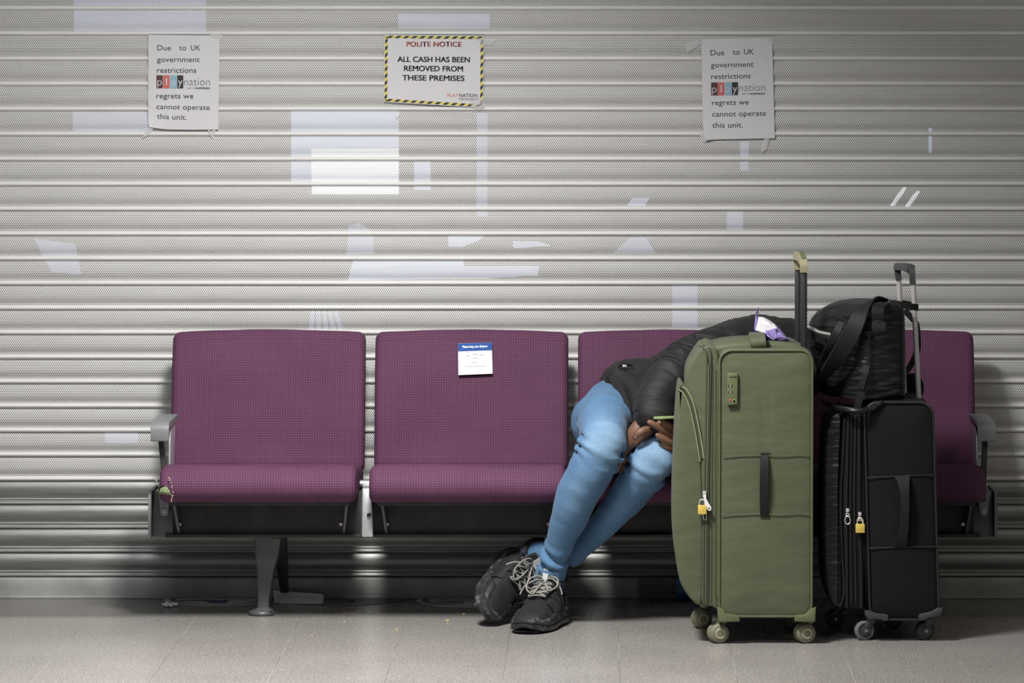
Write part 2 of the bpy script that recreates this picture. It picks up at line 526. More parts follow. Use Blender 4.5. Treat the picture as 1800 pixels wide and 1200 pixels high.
def round_rect(x0, x1, z0, z1, r, n=6):
    r = max(r, 0.0005)
    out = []
    for cx, cz, a0 in ((x1 - r, z1 - r, 0), (x0 + r, z1 - r, 90), (x0 + r, z0 + r, 180), (x1 - r, z0 + r, 270)):
        for k in range(n + 1):
            a = math.radians(a0 + 90 * k / n)
            out.append((cx + r * math.cos(a), cz + r * math.sin(a)))
    return out

def voxel_mesh(mb, voxel, smooth=6, factor=0.5):
    """one continuous skin over overlapping shapes"""
    me = bpy.data.meshes.new('tmp')
    bmesh.ops.recalc_face_normals(mb.bm, faces=mb.bm.faces)
    mb.bm.to_mesh(me); mb.bm.free()
    o = bpy.data.objects.new('tmp', me)
    COL.objects.link(o)
    r = o.modifiers.new('r', 'REMESH'); r.mode = 'VOXEL'; r.voxel_size = voxel; r.adaptivity = 0.0
    if smooth:
        s = o.modifiers.new('s', 'SMOOTH'); s.factor = factor; s.iterations = smooth
    dg = bpy.context.evaluated_depsgraph_get()
    out = bpy.data.meshes.new_from_object(o.evaluated_get(dg))
    bpy.data.objects.remove(o); bpy.data.meshes.remove(me)
    return out

def finish_mesh(name, me, mats, parent=None, origin=None):
    o0 = Vector(origin) if origin is not None else root_of(parent).location.copy()
    me.transform(Matrix.Translation(-o0))
    for p in me.polygons: p.use_smooth = True
    me.name = name
    return link(name, me, mats, parent, o0)

def limb(mb, pts, seg=16, sub=5):
    """pts: (x,y,z,r[,flat]) ; a tapered rounded limb through the points"""
    P = spline([(*p[:4], p[4] if len(p) > 4 else 1.0) + (0,) * 0 for p in pts], sub) if len(pts) > 2 else [Vector(p if len(p) > 4 else (*p, 1.0)) for p in pts]
    C = [Vector(p[:3]) for p in P]; R = [p[3] for p in P]
    n = len(C); rings = []; up = None
    def ring(c, d, r):
        nonlocal up
        if up is None: up = Vector((0, 0, 1)) if abs(d.z) < 0.9 else Vector((1, 0, 0))
        a = d.cross(up).normalized(); b = a.cross(d).normalized(); up = b
        return [c + (a * math.cos(k * 2 * math.pi / seg) + b * math.sin(k * 2 * math.pi / seg)) * r for k in range(seg)]
    d0 = (C[1] - C[0]).normalized()
    for k in range(4):
        t = math.radians(90 - 22.5 * k)
        rings.append(ring(C[0] - d0 * R[0] * math.sin(t) , d0, max(R[0] * math.cos(t), R[0] * .06)))
    for i in range(n):
        d = (C[min(i + 1, n - 1)] - C[max(i - 1, 0)]).normalized()
        rings.append(ring(C[i], d, R[i]))
    d1 = (C[-1] - C[-2]).normalized()
    for k in range(1, 5):
        t = math.radians(22.5 * k)
        rings.append(ring(C[-1] + d1 * R[-1] * math.sin(t), d1, max(R[-1] * math.cos(t), R[-1] * .06)))
    return mb.loft(rings)

# ------------------------------------------------------------------ lettering (built-in font, turned into flat meshes)
def text_mesh(s, bold=0.0):
    c = bpy.data.curves.new('tmp', 'FONT')
    c.body = s; c.size = 1.0; c.offset = bold; c.resolution_u = 3; c.fill_mode = 'FRONT'
    o = bpy.data.objects.new('tmp', c)
    COL.objects.link(o)
    dg = bpy.context.evaluated_depsgraph_get()
    me = bpy.data.meshes.new_from_object(o.evaluated_get(dg))
    bpy.data.objects.remove(o); bpy.data.curves.remove(c)
    return me
_cap = max(v.co.y for v in text_mesh('H').vertices)
_xh = max(v.co.y for v in text_mesh('x').vertices)

def letters(mb, words, Y, cap=None, xh=None, bold=0.0, slope=0.0, mi=None, yfun=None):
    """words: (text, x0, x1, baseline) in photo pixels on the plane y = Y; all go into one mesh"""
    k = cap / _cap if cap else xh / _xh
    for s, x0, x1, base in words:
        for sh, sv in (((0.0, 0.0),) if bold < .02 else ((-.028, 0.010), (-.028, -.010), (.0, .010), (.0, -.010), (.028, .010), (.028, -.010))):
            me = text_mesh(s, 0.0 if bold >= .02 else bold)
            xs = [v.co.x for v in me.vertices]
            a, b = min(xs), max(xs)
            if bold >= .02: a -= .028; b += .028
            for v in me.vertices:
                px = lerp(x0, x1, (v.co.x + sh - a) / (b - a))
                py = base - (v.co.y + sv) * k + slope * (px - x0)
                v.co = W(px, py, Y)
            mb.mesh(me, mi)
            bpy.data.meshes.remove(me)
    return mb
def quad(mb, px, Y, mi=None):
    return mb.poly([W(x, y, Y) for x, y in px], mi)

# ================================================================== THE SETTING
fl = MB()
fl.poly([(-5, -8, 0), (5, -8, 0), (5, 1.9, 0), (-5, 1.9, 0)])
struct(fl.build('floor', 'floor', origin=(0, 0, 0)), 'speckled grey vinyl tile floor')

# --- roller shutter that closes the whole back of the scene
SX = 3.6
def slat_y(k):                                   # photo row of the lower edge of slat k
    return (17.79 + 44.553 * k) / (1 + 0.00121 * k)
ZE = {k: ZA(slat_y(k), -0.004) for k in range(-1, 24)}
p_top = ZE[-1] - ZE[0]
for k in range(-2, -16, -1): ZE[k] = ZE[k + 1] + p_top
PERF = [(0, 1), (.03, 2.2), (.09, 4.6), (.16, 6.6), (.24, 8.2), (.32, 9.4), (.40, 10.1), (.47, 10.3), (.53, 9.8), (.58, 8.7), (.63, 7.0), (.67, 5.3), (.71, 3.9), (.745, 3.1), (.775, 3.3), (.80, 4.4), (.825, 6.0)]
RAIL = [(.825, 6.0), (.835, 7.6), (.85, 9.2), (.875, 10.5), (.905, 11.0), (.935, 10.6), (.96, 9.4), (.98, 7.4), (.992, 5.0), (1.0, 1.0)]
SOLID = [(0, 1), (.03, 2.5), (.09, 5.0), (.16, 7.2), (.24, 8.8), (.32, 9.6), (.40, 9.4), (.47, 8.4), (.54, 6.8), (.61, 4.9), (.68, 3.2), (.735, 2.6), (.745, 3.8), (.76, 4.2), (.775, 3.8), (.785, 2.4), (.83, 2.6), (.85, 4.2), (.875, 6.2), (.905, 7.2), (.94, 7.0), (.965, 5.6), (.98, 3.2), (1.0, .6)]
def curtain(name, ks, parts, mats):
    bm = bmesh.new(); uvl = bm.loops.layers.uv.new('UVMap')
    cols = [-SX, -1.2, 0.0, 1.2, SX]
    v_acc = 0.0
    for k in ks:
        zt, zb = ZE[k - 1], ZE[k]
        v_acc = round(v_acc / 0.0049363) * 0.0049363
        for mi, prof in enumerate(parts):
            prev = None
            for (v, o) in prof:
                row = [bm.verts.new((x, -o * 0.001, lerp(zt, zb, v))) for x in cols]
                if prev:
                    ds = (row[0].co - prev[0].co).length
                    for i in range(len(cols) - 1):
                        f = bm.faces.new((prev[i], row[i], row[i + 1], prev[i + 1]))
                        f.material_index = mi; f.smooth = True
                        for lp, uv in zip(f.loops, ((cols[i], v_acc), (cols[i], v_acc + ds), (cols[i + 1], v_acc + ds), (cols[i + 1], v_acc))):
                            lp[uvl].uv = uv
                    v_acc += ds
                prev = row
    me = bpy.data.meshes.new(name)
    bm.to_mesh(me); bm.free()
    return link(name, me, mats, shutter)
shutter = bpy.data.objects.new('wall_back', None)
COL.objects.link(shutter)
struct(shutter, 'closed grey metal roller shutter with perforated slats above solid slats')
curtain('perforated_curtain', range(-13, 20), [PERF, RAIL], ['perf', 'rail'])
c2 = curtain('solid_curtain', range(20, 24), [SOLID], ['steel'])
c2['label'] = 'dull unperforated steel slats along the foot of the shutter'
br = MB()
zt, zb = ZE[23], ZA(1050.5, -0.008)
prof = [(-.002, zt), (-.007, zt - .002), (-.0085, zt - .006), (-.008, lerp(zt, zb, .5)), (-.0085, zb + .006), (-.011, zb + .004), (-.011, .001), (.004, .001), (.004, zt)]
br.loft([[Vector((x, y, z)) for y, z in prof] for x in (-SX, 0, SX)])
M['rail_steel'] = plain('grimy_grey_steel_rail', (0.40, 0.405, 0.39), 0.45, 0.25, 0.5, 0.25, 7)
br.build('bottom_rail', 'rail_steel', shutter)

# dark shop behind the shutter
def wall(name, x0, x1, y0, y1, z0, z1):
    struct(MB().box(x0, x1, y0, y1, z0, z1).build(name, 'dark_wall', origin=((x0 + x1) / 2, (y0 + y1) / 2, z0)))
ZT = 2.75
wall('wall_rear', -SX, SX, 0.42, 0.46, 0.0, ZT)
wall('wall_left', -SX - .04, -SX, 0.012, 0.46, 0.0, ZT)
wall('wall_right', SX, SX + .04, 0.012, 0.46, 0.0, ZT)
wall('ceiling', -SX - .04, SX + .04, 0.012, 0.46, ZT, ZT + .04)

# lit screens and panels that glow through the holes
def lit(name, px, mat, label, cat, grp, Y=0.38, d=0.036):
    """px: photo outline of the glowing face"""
    pts = [W(x, y, Y) for x, y in px]
    c = sum(pts, Vector()) / len(pts)
    m = MB()
    t = bmesh.new()
    a = [t.verts.new(p) for p in pts]; b = [t.verts.new(Vector((p.x, 0.4195, p.z))) for p in pts]
    n = len(pts)
    t.faces.new(a); t.faces.new(b[::-1])
    for i in range(n): t.faces.new((a[i], b[i], b[(i + 1) % n], a[(i + 1) % n]))
    bmesh.ops.recalc_face_normals(t, faces=t.faces)
    m._merge(t)
    return tag(m.build(name, mat, origin=(c.x, 0.4195, c.z), smooth=False), label, cat, grp)
def R4(x0, y0, x1, y1): return [(x0, y0), (x1, y0), (x1, y1), (x0, y1)]
G1 = 'lit screens and panels glimpsed behind the shutter'
lit('lit_screen', R4(548, 262, 700, 341), 'screen_bright', 'bright white screen glowing through the perforations left of centre', 'screen', G1)
lit('light_box', [(512, 192), (700, 192), (700, 261), (547, 261), (547, 320), (512, 320)], 'screen_mid', 'pale blue panel around the bright white screen behind the shutter', 'light box', G1)
lit('light_box', R4(728, 284, 756, 334), 'screen_mid', 'small pale panel just right of the bright white screen behind the shutter', 'light box', G1)
lit('light_box', [(622, 452), (812, 455), (816, 468), (948, 468), (945, 484), (840, 490), (612, 492)], 'screen_mid', 'long low pale panel glowing behind the shutter above the second seat', 'light box', G1)
lit('light_box', [(788, 412), (850, 414), (842, 422), (812, 434), (788, 434)], 'screen_mid', 'short pale panel glowing above the long low one behind the shutter', 'light box', G1)
lit('light_box', [(612, 398), (632, 392), (655, 410), (656, 446), (610, 446)], 'screen_dim', 'dim upright panel below the bright white screen behind the shutter', 'light box', G1)
for i in range(5):
    lit('light_strip', [(546 + i * 10, 548), (552 + i * 10, 548), (550 + i * 13, 579), (543 + i * 13, 579)], 'screen_dim', 'pale slanted strip in the fan of strips above the first seat, behind the shutter', 'light strip', 'fan of strips above the first seat')
lit('light_box', R4(128, 196, 262, 236), 'screen_dim', 'dim panel behind the shutter beside the left notice', 'light box', G1)
lit('light_box', R4(130, 0, 360, 55), 'screen_dim', 'dim wide panel behind the shutter above the left notice', 'light box', G1)
lit('light_box', [(1112, 348), (1142, 348), (1132, 362), (1102, 362)], 'screen_mid', 'small slanted pale panel right of centre behind the shutter', 'light box', G1)
lit('light_box', [(1108, 418), (1135, 418), (1152, 445), (1078, 445)], 'screen_dim', 'dim triangular panel right of centre behind the shutter', 'light box', G1)
lit('light_box', R4(1182, 500, 1226, 575), 'screen_dim', 'dim upright panel behind the shutter above the third seat', 'light box', G1)
lit('light_box', R4(1302, 250, 1316, 300), 'screen_dim', 'narrow dim panel behind the shutter just below the right notice', 'light box', G1)
lit('light_box', R4(1278, 372, 1306, 404), 'screen_dim', 'small dim panel behind the shutter farther below the right notice', 'light box', G1)
lit('light_strip', [(1588, 330), (1594, 330), (1572, 362), (1566, 362)], 'screen_bright', 'left one of two bright slanted light strips behind the shutter at right', 'light strip', G1)
lit('light_strip', [(1612, 336), (1618, 336), (1598, 364), (1592, 364)], 'screen_bright', 'right one of two bright slanted light strips behind the shutter at right', 'light strip', G1)
lit('light_strip', R4(1634, 225, 1638, 268), 'screen_mid', 'thin upright light strip behind the shutter at far right', 'light strip', G1)
lit('light_box', R4(184, 758, 240, 778), 'screen_dim', 'low dim panel behind the shutter left of the armrest', 'light box', G1)
lit('light_box', [(60, 420), (130, 430), (140, 482), (90, 478)], 'screen_dim', 'dim panel behind the shutter near the left edge at half height', 'light box', G1)
lit('light_box', [(902, 424), (948, 426), (966, 432), (902, 436)], 'screen_mid', 'thin bluish panel at the right of the short pale panel behind the shutter', 'light box', G1)
lit('light_box', R4(838, 200, 856, 380), 'screen_dim', 'tall narrow dim panel behind the shutter below the middle notice', 'light box', G1)
lit('light_box', R4(700, 25, 860, 50), 'screen_dim', 'dim panel behind the shutter above the middle notice', 'light box', G1)

# ================================================================== NOTICES ON THE SHUTTER
YP = -0.0145
def sheet(root, name, mat, cor, Y, curl=None, n=14, thick=0.0005, mi_fn=None):
    """paper sheet between four photo corners TL TR BR BL"""
    tl, tr, br_, bl = [Vector(c) for c in cor]
    front, back = [], []
    bm = bmesh.new()
    for layer, dy in ((front, 0.0), (back, thick)):
        for j in range(n + 1):
            for i in range(n + 1):
                u, v = i / n, j / n
                p = (tl * (1 - u) + tr * u) * (1 - v) + (bl * (1 - u) + br_ * u) * v
                c = curl(u, v) if curl else (0, 0, 0)
                q = W(p.x + c[0], p.y + c[1], Y) + Vector((0, dy - c[2], 0))
                layer.append(bm.verts.new(q))
    N = n + 1
    for j in range(n):
        for i in range(n):
            bm.faces.new((front[j * N + i], front[(j + 1) * N + i], front[(j + 1) * N + i + 1], front[j * N + i + 1]))
            bm.faces.new((back[j * N + i], back[j * N + i + 1], back[(j + 1) * N + i + 1], back[(j + 1) * N + i]))
    edge = [(i, 0) for i in range(N)] + [(n, j) for j in range(1, N)] + [(i, n) for i in range(n - 1, -1, -1)] + [(0, j) for j in range(n - 1, 0, -1)]
    for k in range(len(edge)):
        a, b = edge[k], edge[(k + 1) % len(edge)]
        bm.faces.new((front[a[1] * N + a[0]], front[b[1] * N + b[0]], back[b[1] * N + b[0]], back[a[1] * N + a[0]]))
    bmesh.ops.recalc_face_normals(bm, faces=bm.faces)
    m = MB(); m.bm.free(); m.bm = bm
    return m.build(name, mat, root)
def tape(root, pts, Y=YP - 0.0012):
    m = MB()
    pts = [W(x, y, Y) for x, y in pts]
    m.loft([[p + Vector((0, d, 0)) for p in pts] for d in (0, 0.0003)])
    return m.build('tape', 'tape', root)

def unit_notice(cor, rows, slope, blocks, tail, curl, label, tapes):
    c = W((cor[0][0] + cor[2][0]) / 2, cor[2][1], YP)
    r = thing('notice', c, label, 'notice', 'notices taped on the shutter')
    sheet(r, 'paper_sheet', 'paper', cor, YP, curl)
    YL = YP - 0.0008
    for i, (words, cap) in enumerate(rows):
        letters(MB(), words, YL, cap=cap, bold=0.0, slope=slope[i]).build('lettering', 'ink', r)
    (bx, y0, y1, sl) = blocks
    for (x0, x1), mt, ch, lc in zip(bx, ('ink_maroon', 'ink_coral', 'ink_sky', 'ink'), 'play', ('paper', 'ink_pale', 'ink_pale', 'paper')):
        q = MB(); quad(q, [(x0, y0 + sl * (x0 - bx[0][0])), (x0, y1 + sl * (x0 - bx[0][0])), (x1, y1 + sl * (x1 - bx[0][0])), (x1, y0 + sl * (x1 - bx[0][0]))], YL)
        b = q.build('logo_block', mt, r)
        mid = (x0 + x1) / 2; w = 1.0 if ch == 'l' else 3.9
        base = y1 - 5.3 + sl * (x0 - bx[0][0])
        letters(MB(), [(ch, mid - w, mid + w, base)], YL - .0006, xh=8.6, bold=-0.012 if ch != 'y' else 0).build('lettering', lc, b)
    letters(MB(), [('nation', tail[0], tail[1], tail[2])], YL, xh=9.0, bold=-0.018, slope=sl).build('lettering', 'ink_grey', r)
    k = lerp(tail[0], tail[1], .44)
    m = MB()
    letters(m, [('PART OF', lerp(tail[0], tail[1], .12), k - 1.2, tail[3])], YL, cap=2.7, bold=-0.01, slope=sl)
    m.build('lettering', 'ink_grey', r); m = MB()
    letters(m, [('INSPIRED', k, tail[1] + .3, tail[3])], YL, cap=2.7, bold=0.03, slope=sl)
    m.build('lettering', 'ink_grey', r)
    for t in tapes: tape(r, t)
    return r
def curl_left(u, v):
    e = max(0, (v - .86) / .14) * max(0, 1 - u / .25)
    f = max(0, (v - .9) / .1) * math.sin(u * math.pi)
    return (e * 2, -e * 3 + f * 1.2, e * .006 + (math.sin(v * 9) * .0004) - .0004)
unit_notice([(260.7, 61.3), (386.2, 62.4), (383.6, 227.5), (260.0, 226.0)],
    [([('Due', 276.7, 300.5, 88.4), ('to', 315, 327.5, 88.4), ('UK', 335.5, 352.3, 88.4)], 9.0),
     ([('government', 276, 351, 108.9)], 9.0), ([('restrictions', 276, 345, 127.8)], 9.0),
     ([('regrets we', 275, 340, 172.7)], 9.0), ([('cannot operate', 275, 368.9, 191.6)], 9.0), ([('this unit.', 276, 328, 208.8)], 9.2)],
    [0, 0, 0, 0.004, 0.018, 0.035],
    ([(275.1, 286.2), (287.1, 298.2), (299.5, 310.7), (311.5, 322.2)], 132.2, 155.0, 0.005), (324, 368.9, 150.0, 156.2), curl_left,
    'white A4 notice with a curled corner taped up at left of the shutter',
    [[(363, 226), (374, 243), (376.5, 241), (367, 226)], [(372, 229), (379, 227), (378, 233), (371, 238)], [(258, 224), (272, 218), (266, 233), (250, 243)], [(366, 63), (388, 70), (392, 62), (372, 58)]])
def curl_right(u, v):
    e = max(0, (v - .86) / .14) * max(0, 1 - u / .16)
    return (e * 3, e * 1 - max(0, v - .8) * 2 * (u - .5), e * .010)
unit_notice([(1232.7, 68.1), (1357.3, 66.7), (1362.0, 243.2), (1236.0, 245.2)],
    [([('Due', 1249, 1273, 97.2), ('to', 1288, 1300.3, 96.2), ('UK', 1308, 1325.2, 95.5)], 9.2),
     ([('government', 1249.6, 1324.6, 118.8)], 9.2), ([('restrictions', 1250, 1319.2, 138.9)], 9.2),
     ([('regrets we', 1251.5, 1316.3, 184.8)], 9.2), ([('cannot operate', 1251.7, 1346.5, 205.0)], 9.2), ([('this unit.', 1252, 1305.8, 224.6)], 9.4)],
    [-.012, -.02, -.02, -.018, -.018, -.014],
    ([(1250, 1261.5), (1262, 1273.5), (1274.6, 1285.6), (1286.5, 1297.3)], 145.0, 167.8, -.014), (1299, 1344.8, 160.3, 166.2), curl_right,
    'white A4 notice with a folded bottom left corner taped up at right of the shutter',
    [[(1228, 232), (1238, 231), (1250, 246), (1236, 250)], [(1345, 66), (1360, 66), (1361, 77), (1352, 75)], [(1343, 244), (1352, 243), (1348, 262), (1338, 268)], [(1204, 78), (1224, 70), (1236, 76), (1208, 92)]])

# middle notice with hazard border
MC = [(676.0, 61.2), (850.8, 62.5), (849.3, 189.8), (674.8, 178.8)]
r = thing('notice', W(763, 185, YP), 'white landscape notice with a black and yellow striped border, middle of three', 'notice', 'notices taped on the shutter')
def curl_mid(u, v):
    f = max(0, v - .9) / .1
    return (0, f * 2.2 * math.sin(u * math.pi * .9), 0.0006 * math.sin(u * 5))
sheet(r, 'paper_sheet', 'paper', MC, YP)
YL = YP - .0008
def mp(u, v):
    tl, tr, br_, bl = [Vector(c) for c in MC]
    p = (tl * (1 - u) + tr * u) * (1 - v) + (bl * (1 - u) + br_ * u) * v
    return (p.x, p.y)
def ubox(u0, u1, v0, v1): return [mp(u0, v0), mp(u0, v1), mp(u1, v1), mp(u1, v0)]
m = MB()
bu, bv, eu, ev = .026, .036, .006, .012
for a in ((eu, 1 - eu, ev, ev + bv), (eu, 1 - eu, 1 - ev - bv, 1 - ev), (eu, eu + bu, ev, 1 - ev), (1 - eu - bu, 1 - eu, ev, 1 - ev)):
    quad(m, ubox(*a), YL)
bd = m.build('hazard_border', 'ink_yellow', r)
m = MB()
for i in range(12):
    u = .018 + i * .0815
    for v0, v1 in ((ev, ev + bv), (1 - ev - bv, 1 - ev)):
        quad(m, [mp(u + .034, v0), mp(u, v1), mp(min(u + .042, 1 - eu), v1), mp(min(u + .076, 1 - eu), v0)], YL - .0003)
for i in range(9):
    v = .045 + i * .104
    for u0, u1 in ((eu, eu + bu), (1 - eu - bu, 1 - eu)):
        quad(m, [mp(u0, v + .038), mp(u0, min(v + .092, 1 - ev)), mp(u1, v + .054), mp(u1, v)], YL - .0003)
m.build('hazard_stripes', 'ink', bd)
for words, cap, bold, mat, sl in (
        ([('POLITE NOTICE', 714.3, 811.5, 81.7)], 8.4, .032, 'ink_red', .003),
        ([('ALL CASH HAS BEEN', 698.5, 826, 108.5)], 9.2, .034, 'ink', .008),
        ([('REMOVED FROM', 710.2, 814, 124.6)], 9.2, .034, 'ink', .01),
        ([('THESE PREMISES', 707, 816.6, 141.0)], 9.2, .034, 'ink', .012),
        ([('PLAY', 786.3, 806, 170.2)], 5.8, 0.0, 'ink_red', .012),
        ([('NATION', 807, 838.8, 170.4)], 5.8, .012, 'ink', .012),
        ([('PART OF INSPIRED', 807.3, 839.3, 176.0)], 2.0, .01, 'ink_grey', .02)):
    letters(MB(), words, YL, cap=cap, bold=bold, slope=sl).build('lettering', mat, r)
m = MB(); quad(m, [(806.8, 172.5), (806.8, 173.1), (847, 173.7), (847, 173.1)], YL); m.build('underline', 'ink_grey', r)
tape(r, [(826, 177), (848, 172), (853, 188), (842, 193), (828, 187)])
tape(r, [(694, 205), (704, 198), (702, 204), (698, 211)])
tape(r, [(836, 66), (870, 70), (868, 78), (848, 80)])

# ================================================================== BENCH OF FOUR SEATS
CXS = [-0.952 + 0.588 * k for k in range(4)]
BX0, BX1 = XA(262, -.45, 920), XA(1752, -.45, 920)
bench = thing('bench', ((BX0 + BX1) / 2, -0.42, 0.0), 'long grey metal airport bench with four purple upholstered seats and end armrests', 'bench')

def uv_loft(name, mat, rings, us, parent):
    """rings: list (over x) of closed loops; UV = (x, arc length)"""
    bm = bmesh.new(); L = bm.loops.layers.uv.new('UVMap')
    vs = [[bm.verts.new(p) for p in rg] for rg in rings]
    n = len(rings[0])
    mid = rings[len(rings) // 2]
    arc = [0.0]
    for i in range(n): arc.append(arc[-1] + (mid[(i + 1) % n] - mid[i]).length)
    for a in range(len(rings) - 1):
        for i in range(n):
            j = (i + 1) % n
            f = bm.faces.new((vs[a][i], vs[a][j], vs[a + 1][j], vs[a + 1][i]))
            for lp, uv in zip(f.loops, ((us[a], arc[i]), (us[a], arc[i + 1]), (us[a + 1], arc[i + 1]), (us[a + 1], arc[i]))): lp[L].uv = uv
    for rg, u in ((vs[0], us[0]), (vs[-1], us[-1])):
        f = bm.faces.new(rg)
        for lp in f.loops: lp[L].uv = (lp.vert.co.y, lp.vert.co.z)
    bmesh.ops.recalc_face_normals(bm, faces=bm.faces)
    for f in bm.faces: f.smooth = True
    for e in bm.edges:
        if len(e.link_faces) == 2 and e.calc_face_angle(0) > math.radians(50): e.smooth = False
    bmesh.ops.translate(bm, vec=-root_of(parent).location, verts=bm.verts)
    me = bpy.data.meshes.new(name); bm.to_mesh(me); bm.free()
    return link(name, me, mat, parent)

def pad(name, mat, xc, w, loop, edge_r, parent, crown=None, wob=0.0, seed=0):
    """upholstered pad: closed side loop (y,z) swept across x with rounded ends"""
    P = [Vector((p[0], p[1])) for p in loop]
    n = len(P)
    c = sum(P, Vector((0, 0))) / n
    nrm = []
    for i in range(n):
        t = (P[(i + 1) % n] - P[i - 1]).normalized()
        q = Vector((t.y, -t.x))
        if q.dot(P[i] - c) < 0: q = -q
        nrm.append(q)
    st = []
    for k in range(7):
        a = math.radians(90 * k / 6)
        st.append((-w / 2 + edge_r * (1 - math.sin(a)), edge_r * (1 - math.cos(a))))
    st = sorted(set([(x, edge_r - (math.sqrt(max(0, edge_r ** 2 - (edge_r - (x + w / 2)) ** 2)))) for x, _ in st]))
    mids = [(-w / 2 + edge_r + (w - 2 * edge_r) * k / 16, 0.0) for k in range(1, 16)]
    allst = st + mids + [(-x, d) for x, d in reversed(st)]
    rings, us = [], []
    for x, d in allst:
        rg = []
        for i in range(n):
            q = P[i] - nrm[i] * d
            z = q.y; y = q.x
            if crown: z, y = crown(x / (w / 2), y, z)
            if wob:
                nz = noise.noise(Vector((x * 9 + seed, z * 14, y * 14)))
                z += nz * wob; 
            rg.append(Vector((xc + x, y, z)))
        rings.append(rg); us.append(xc + x)
    return uv_loft(name, mat, rings, us, parent)

Zt_back = ZA(581, -.135)
back_loop = [Vector(p) for p in spline([(-.262, .41), (-.256, .46), (-.240, .54), (-.220, .62), (-.197, .70), (-.172, .765), (-.163, Zt_back - .022), (-.152, Zt_back - .005), (-.136, Zt_back), (-.121, Zt_back - .008), (-.116, Zt_back - .03), (-.128, .72), (-.160, .60), (-.190, .50), (-.205, .41), (-.232, .395)], 4, True)]
zf = ZA(822, -.62); zlo = ZA(886, -.645)
seat_loop = [Vector(p) for p in spline([(-.235 + (y_ + .235) * .89, z_) for y_, z_ in [(-.235, zf - .030), (-.33, zf - .024), (-.45, zf - .010), (-.55, zf - .001), (-.612, zf), (-.650, zf - .012), (-.676, zf - .038), (-.680, zf - .066), (-.664, zlo + .010), (-.640, zlo), (-.55, zlo + .006), (-.40, zlo + .004), (-.28, zlo - .004), (-.235, zlo + .02)]], 4, True)]
def crown_back(u, y, z):
    if z > .60: z += (.007 * (1 - u * u) - .004) * smooth01((z - .6) / .18)
    y += .012 * (1 - u * u) * smooth01((z - .4) / .1) * (1 if y < -.1 else 0) * .6
    return z, y
for k, xc in enumerate(CXS):
    bk = pad('backrest', 'purple', xc, .560, back_loop, .022, bench, crown_back, .0015, k * 3.1)
    sh = MB()
    shl = [(-.205, .40), (-.190, .50), (-.160, .60), (-.128, .72), (-.112, Zt_back - .03), (-.100, Zt_back - .03), (-.116, .72), (-.148, .60), (-.178, .50), (-.193, .40)]
    sh.loft([[Vector((xc + s, y, z)) for y, z in shl] for s in (-.276, .276)])
    sh.build('back_shell', 'alu', bk)
    st_ = pad('seat_cushion', 'purple', xc, .552, seat_loop, .020, bench, None, .003, k * 5.7)
    pan = MB().box(xc - .255, xc + .255, -.57, -.22, zlo - .012, zlo + .004, .003)
    pan.build('seat_pan', 'bench_dark', st_)
    if k == 0:                                  # torn left front corner
        xl = xc - .276
        ft = MB()
        pts = [(277, 866), (279, 856), (286, 853), (291, 850), (296, 853), (302, 862), (303, 871), (297, 871), (289, 869), (282, 868)]
        ring0 = [W(x, y, -.6235) for x, y in pts]
        cen = sum(ring0, Vector()) / len(ring0)
        rings = [[p + Vector((0, .03, 0)) for p in ring0], [p.copy() for p in ring0], [lerp(p, cen, .35) + Vector((0, -.010 + .004 * noise.noise(p * 150), 0)) for p in ring0], [lerp(p, cen, .75) + Vector((0, -.014, 0)) for p in ring0]]
        ft.loft(rings)
        ft.build('torn_foam', 'foam', st_)['label'] = 'pale greenish foam showing through the torn corner'
        rr = random.Random(3)
        th = {True: MB(), False: MB()}
        for (x, y) in [(275, 843), (276, 850), (277, 862), (279, 867), (298, 841), (300, 848), (301, 856), (303, 864), (304, 872), (296, 838), (302, 877)]:
            p = W(x, y, -.634 if x > 290 else -.619)
            a = [p + Vector((rr.uniform(-.0022, .0022) * j, -.0008 * j, rr.uniform(-.003, .003) * j)) for j in range(4)]
            th[x > 290].tube(a, [.0011, .001, .0008, .0004], 5)
        for q in th.values(): q.build('torn_thread', 'thread', st_)
        hole = MB()
        hp = [(278, 857), (286, 853), (291, 853), (288, 860), (280, 864)]
        hr = [W(x, y, -.632) for x, y in hp]
        hole.loft([[p + Vector((0, d, 0)) for p in hr] for d in (0, .01)])
        hole.build('tear_opening', 'black_cloth', st_)

zbm = ZA(942, -.47)
m = MB().box(BX0 + .05, BX1 - .05, -.475, -.455, zbm, zlo + .02, .002)
m.box(BX0 + .05, BX1 - .05, -.50, -.30, zbm - .001, zbm + .008, .002)
m.box(BX0 + .05, BX1 - .05, -.34, -.32, zbm, zlo - .02, .002)
bm_ = m.build('beam', 'bench_dark', bench)
for k, xc in enumerate(CXS):
    for s in (-.232, .225):
        b = MB()
        b.lathe([(.0005, -.004), (.005, -.004), (.0062, -.001), (.0062, .002)], (xc + s, -.478, zbm + .035), (0, 1, 0), 12)
        b.build('bolt', 'bolt', bm_)
# short raking ribs that carry each seat on the beam
for xc in CXS:
    for s in (-1, 1):
        x = xc + s * .245
        m = MB().hexa([(x - .004, -.55, zlo - .014), (x + .004, -.55, zlo - .014), (x + .004, -.30, zlo - .014), (x - .004, -.30, zlo - .014),
                       (x - .004, -.55, zlo - .004), (x + .004, -.55, zlo - .004), (x + .004, -.30, zlo - .004), (x - .004, -.30, zlo - .004)])
        m.hexa([(x - .004 - s * .012, -.49, zbm + .008), (x + .004 - s * .012, -.49, zbm + .008), (x + .004 - s * .012, -.30, zbm + .008), (x - .004 - s * .012, -.30, zbm + .008),
                (x - .004, -.53, zlo - .004), (x + .004, -.53, zlo - .004), (x + .004, -.30, zlo - .004), (x - .004, -.30, zlo - .004)], .001)
        m.build('seat_rib', 'bench_grey', bench)
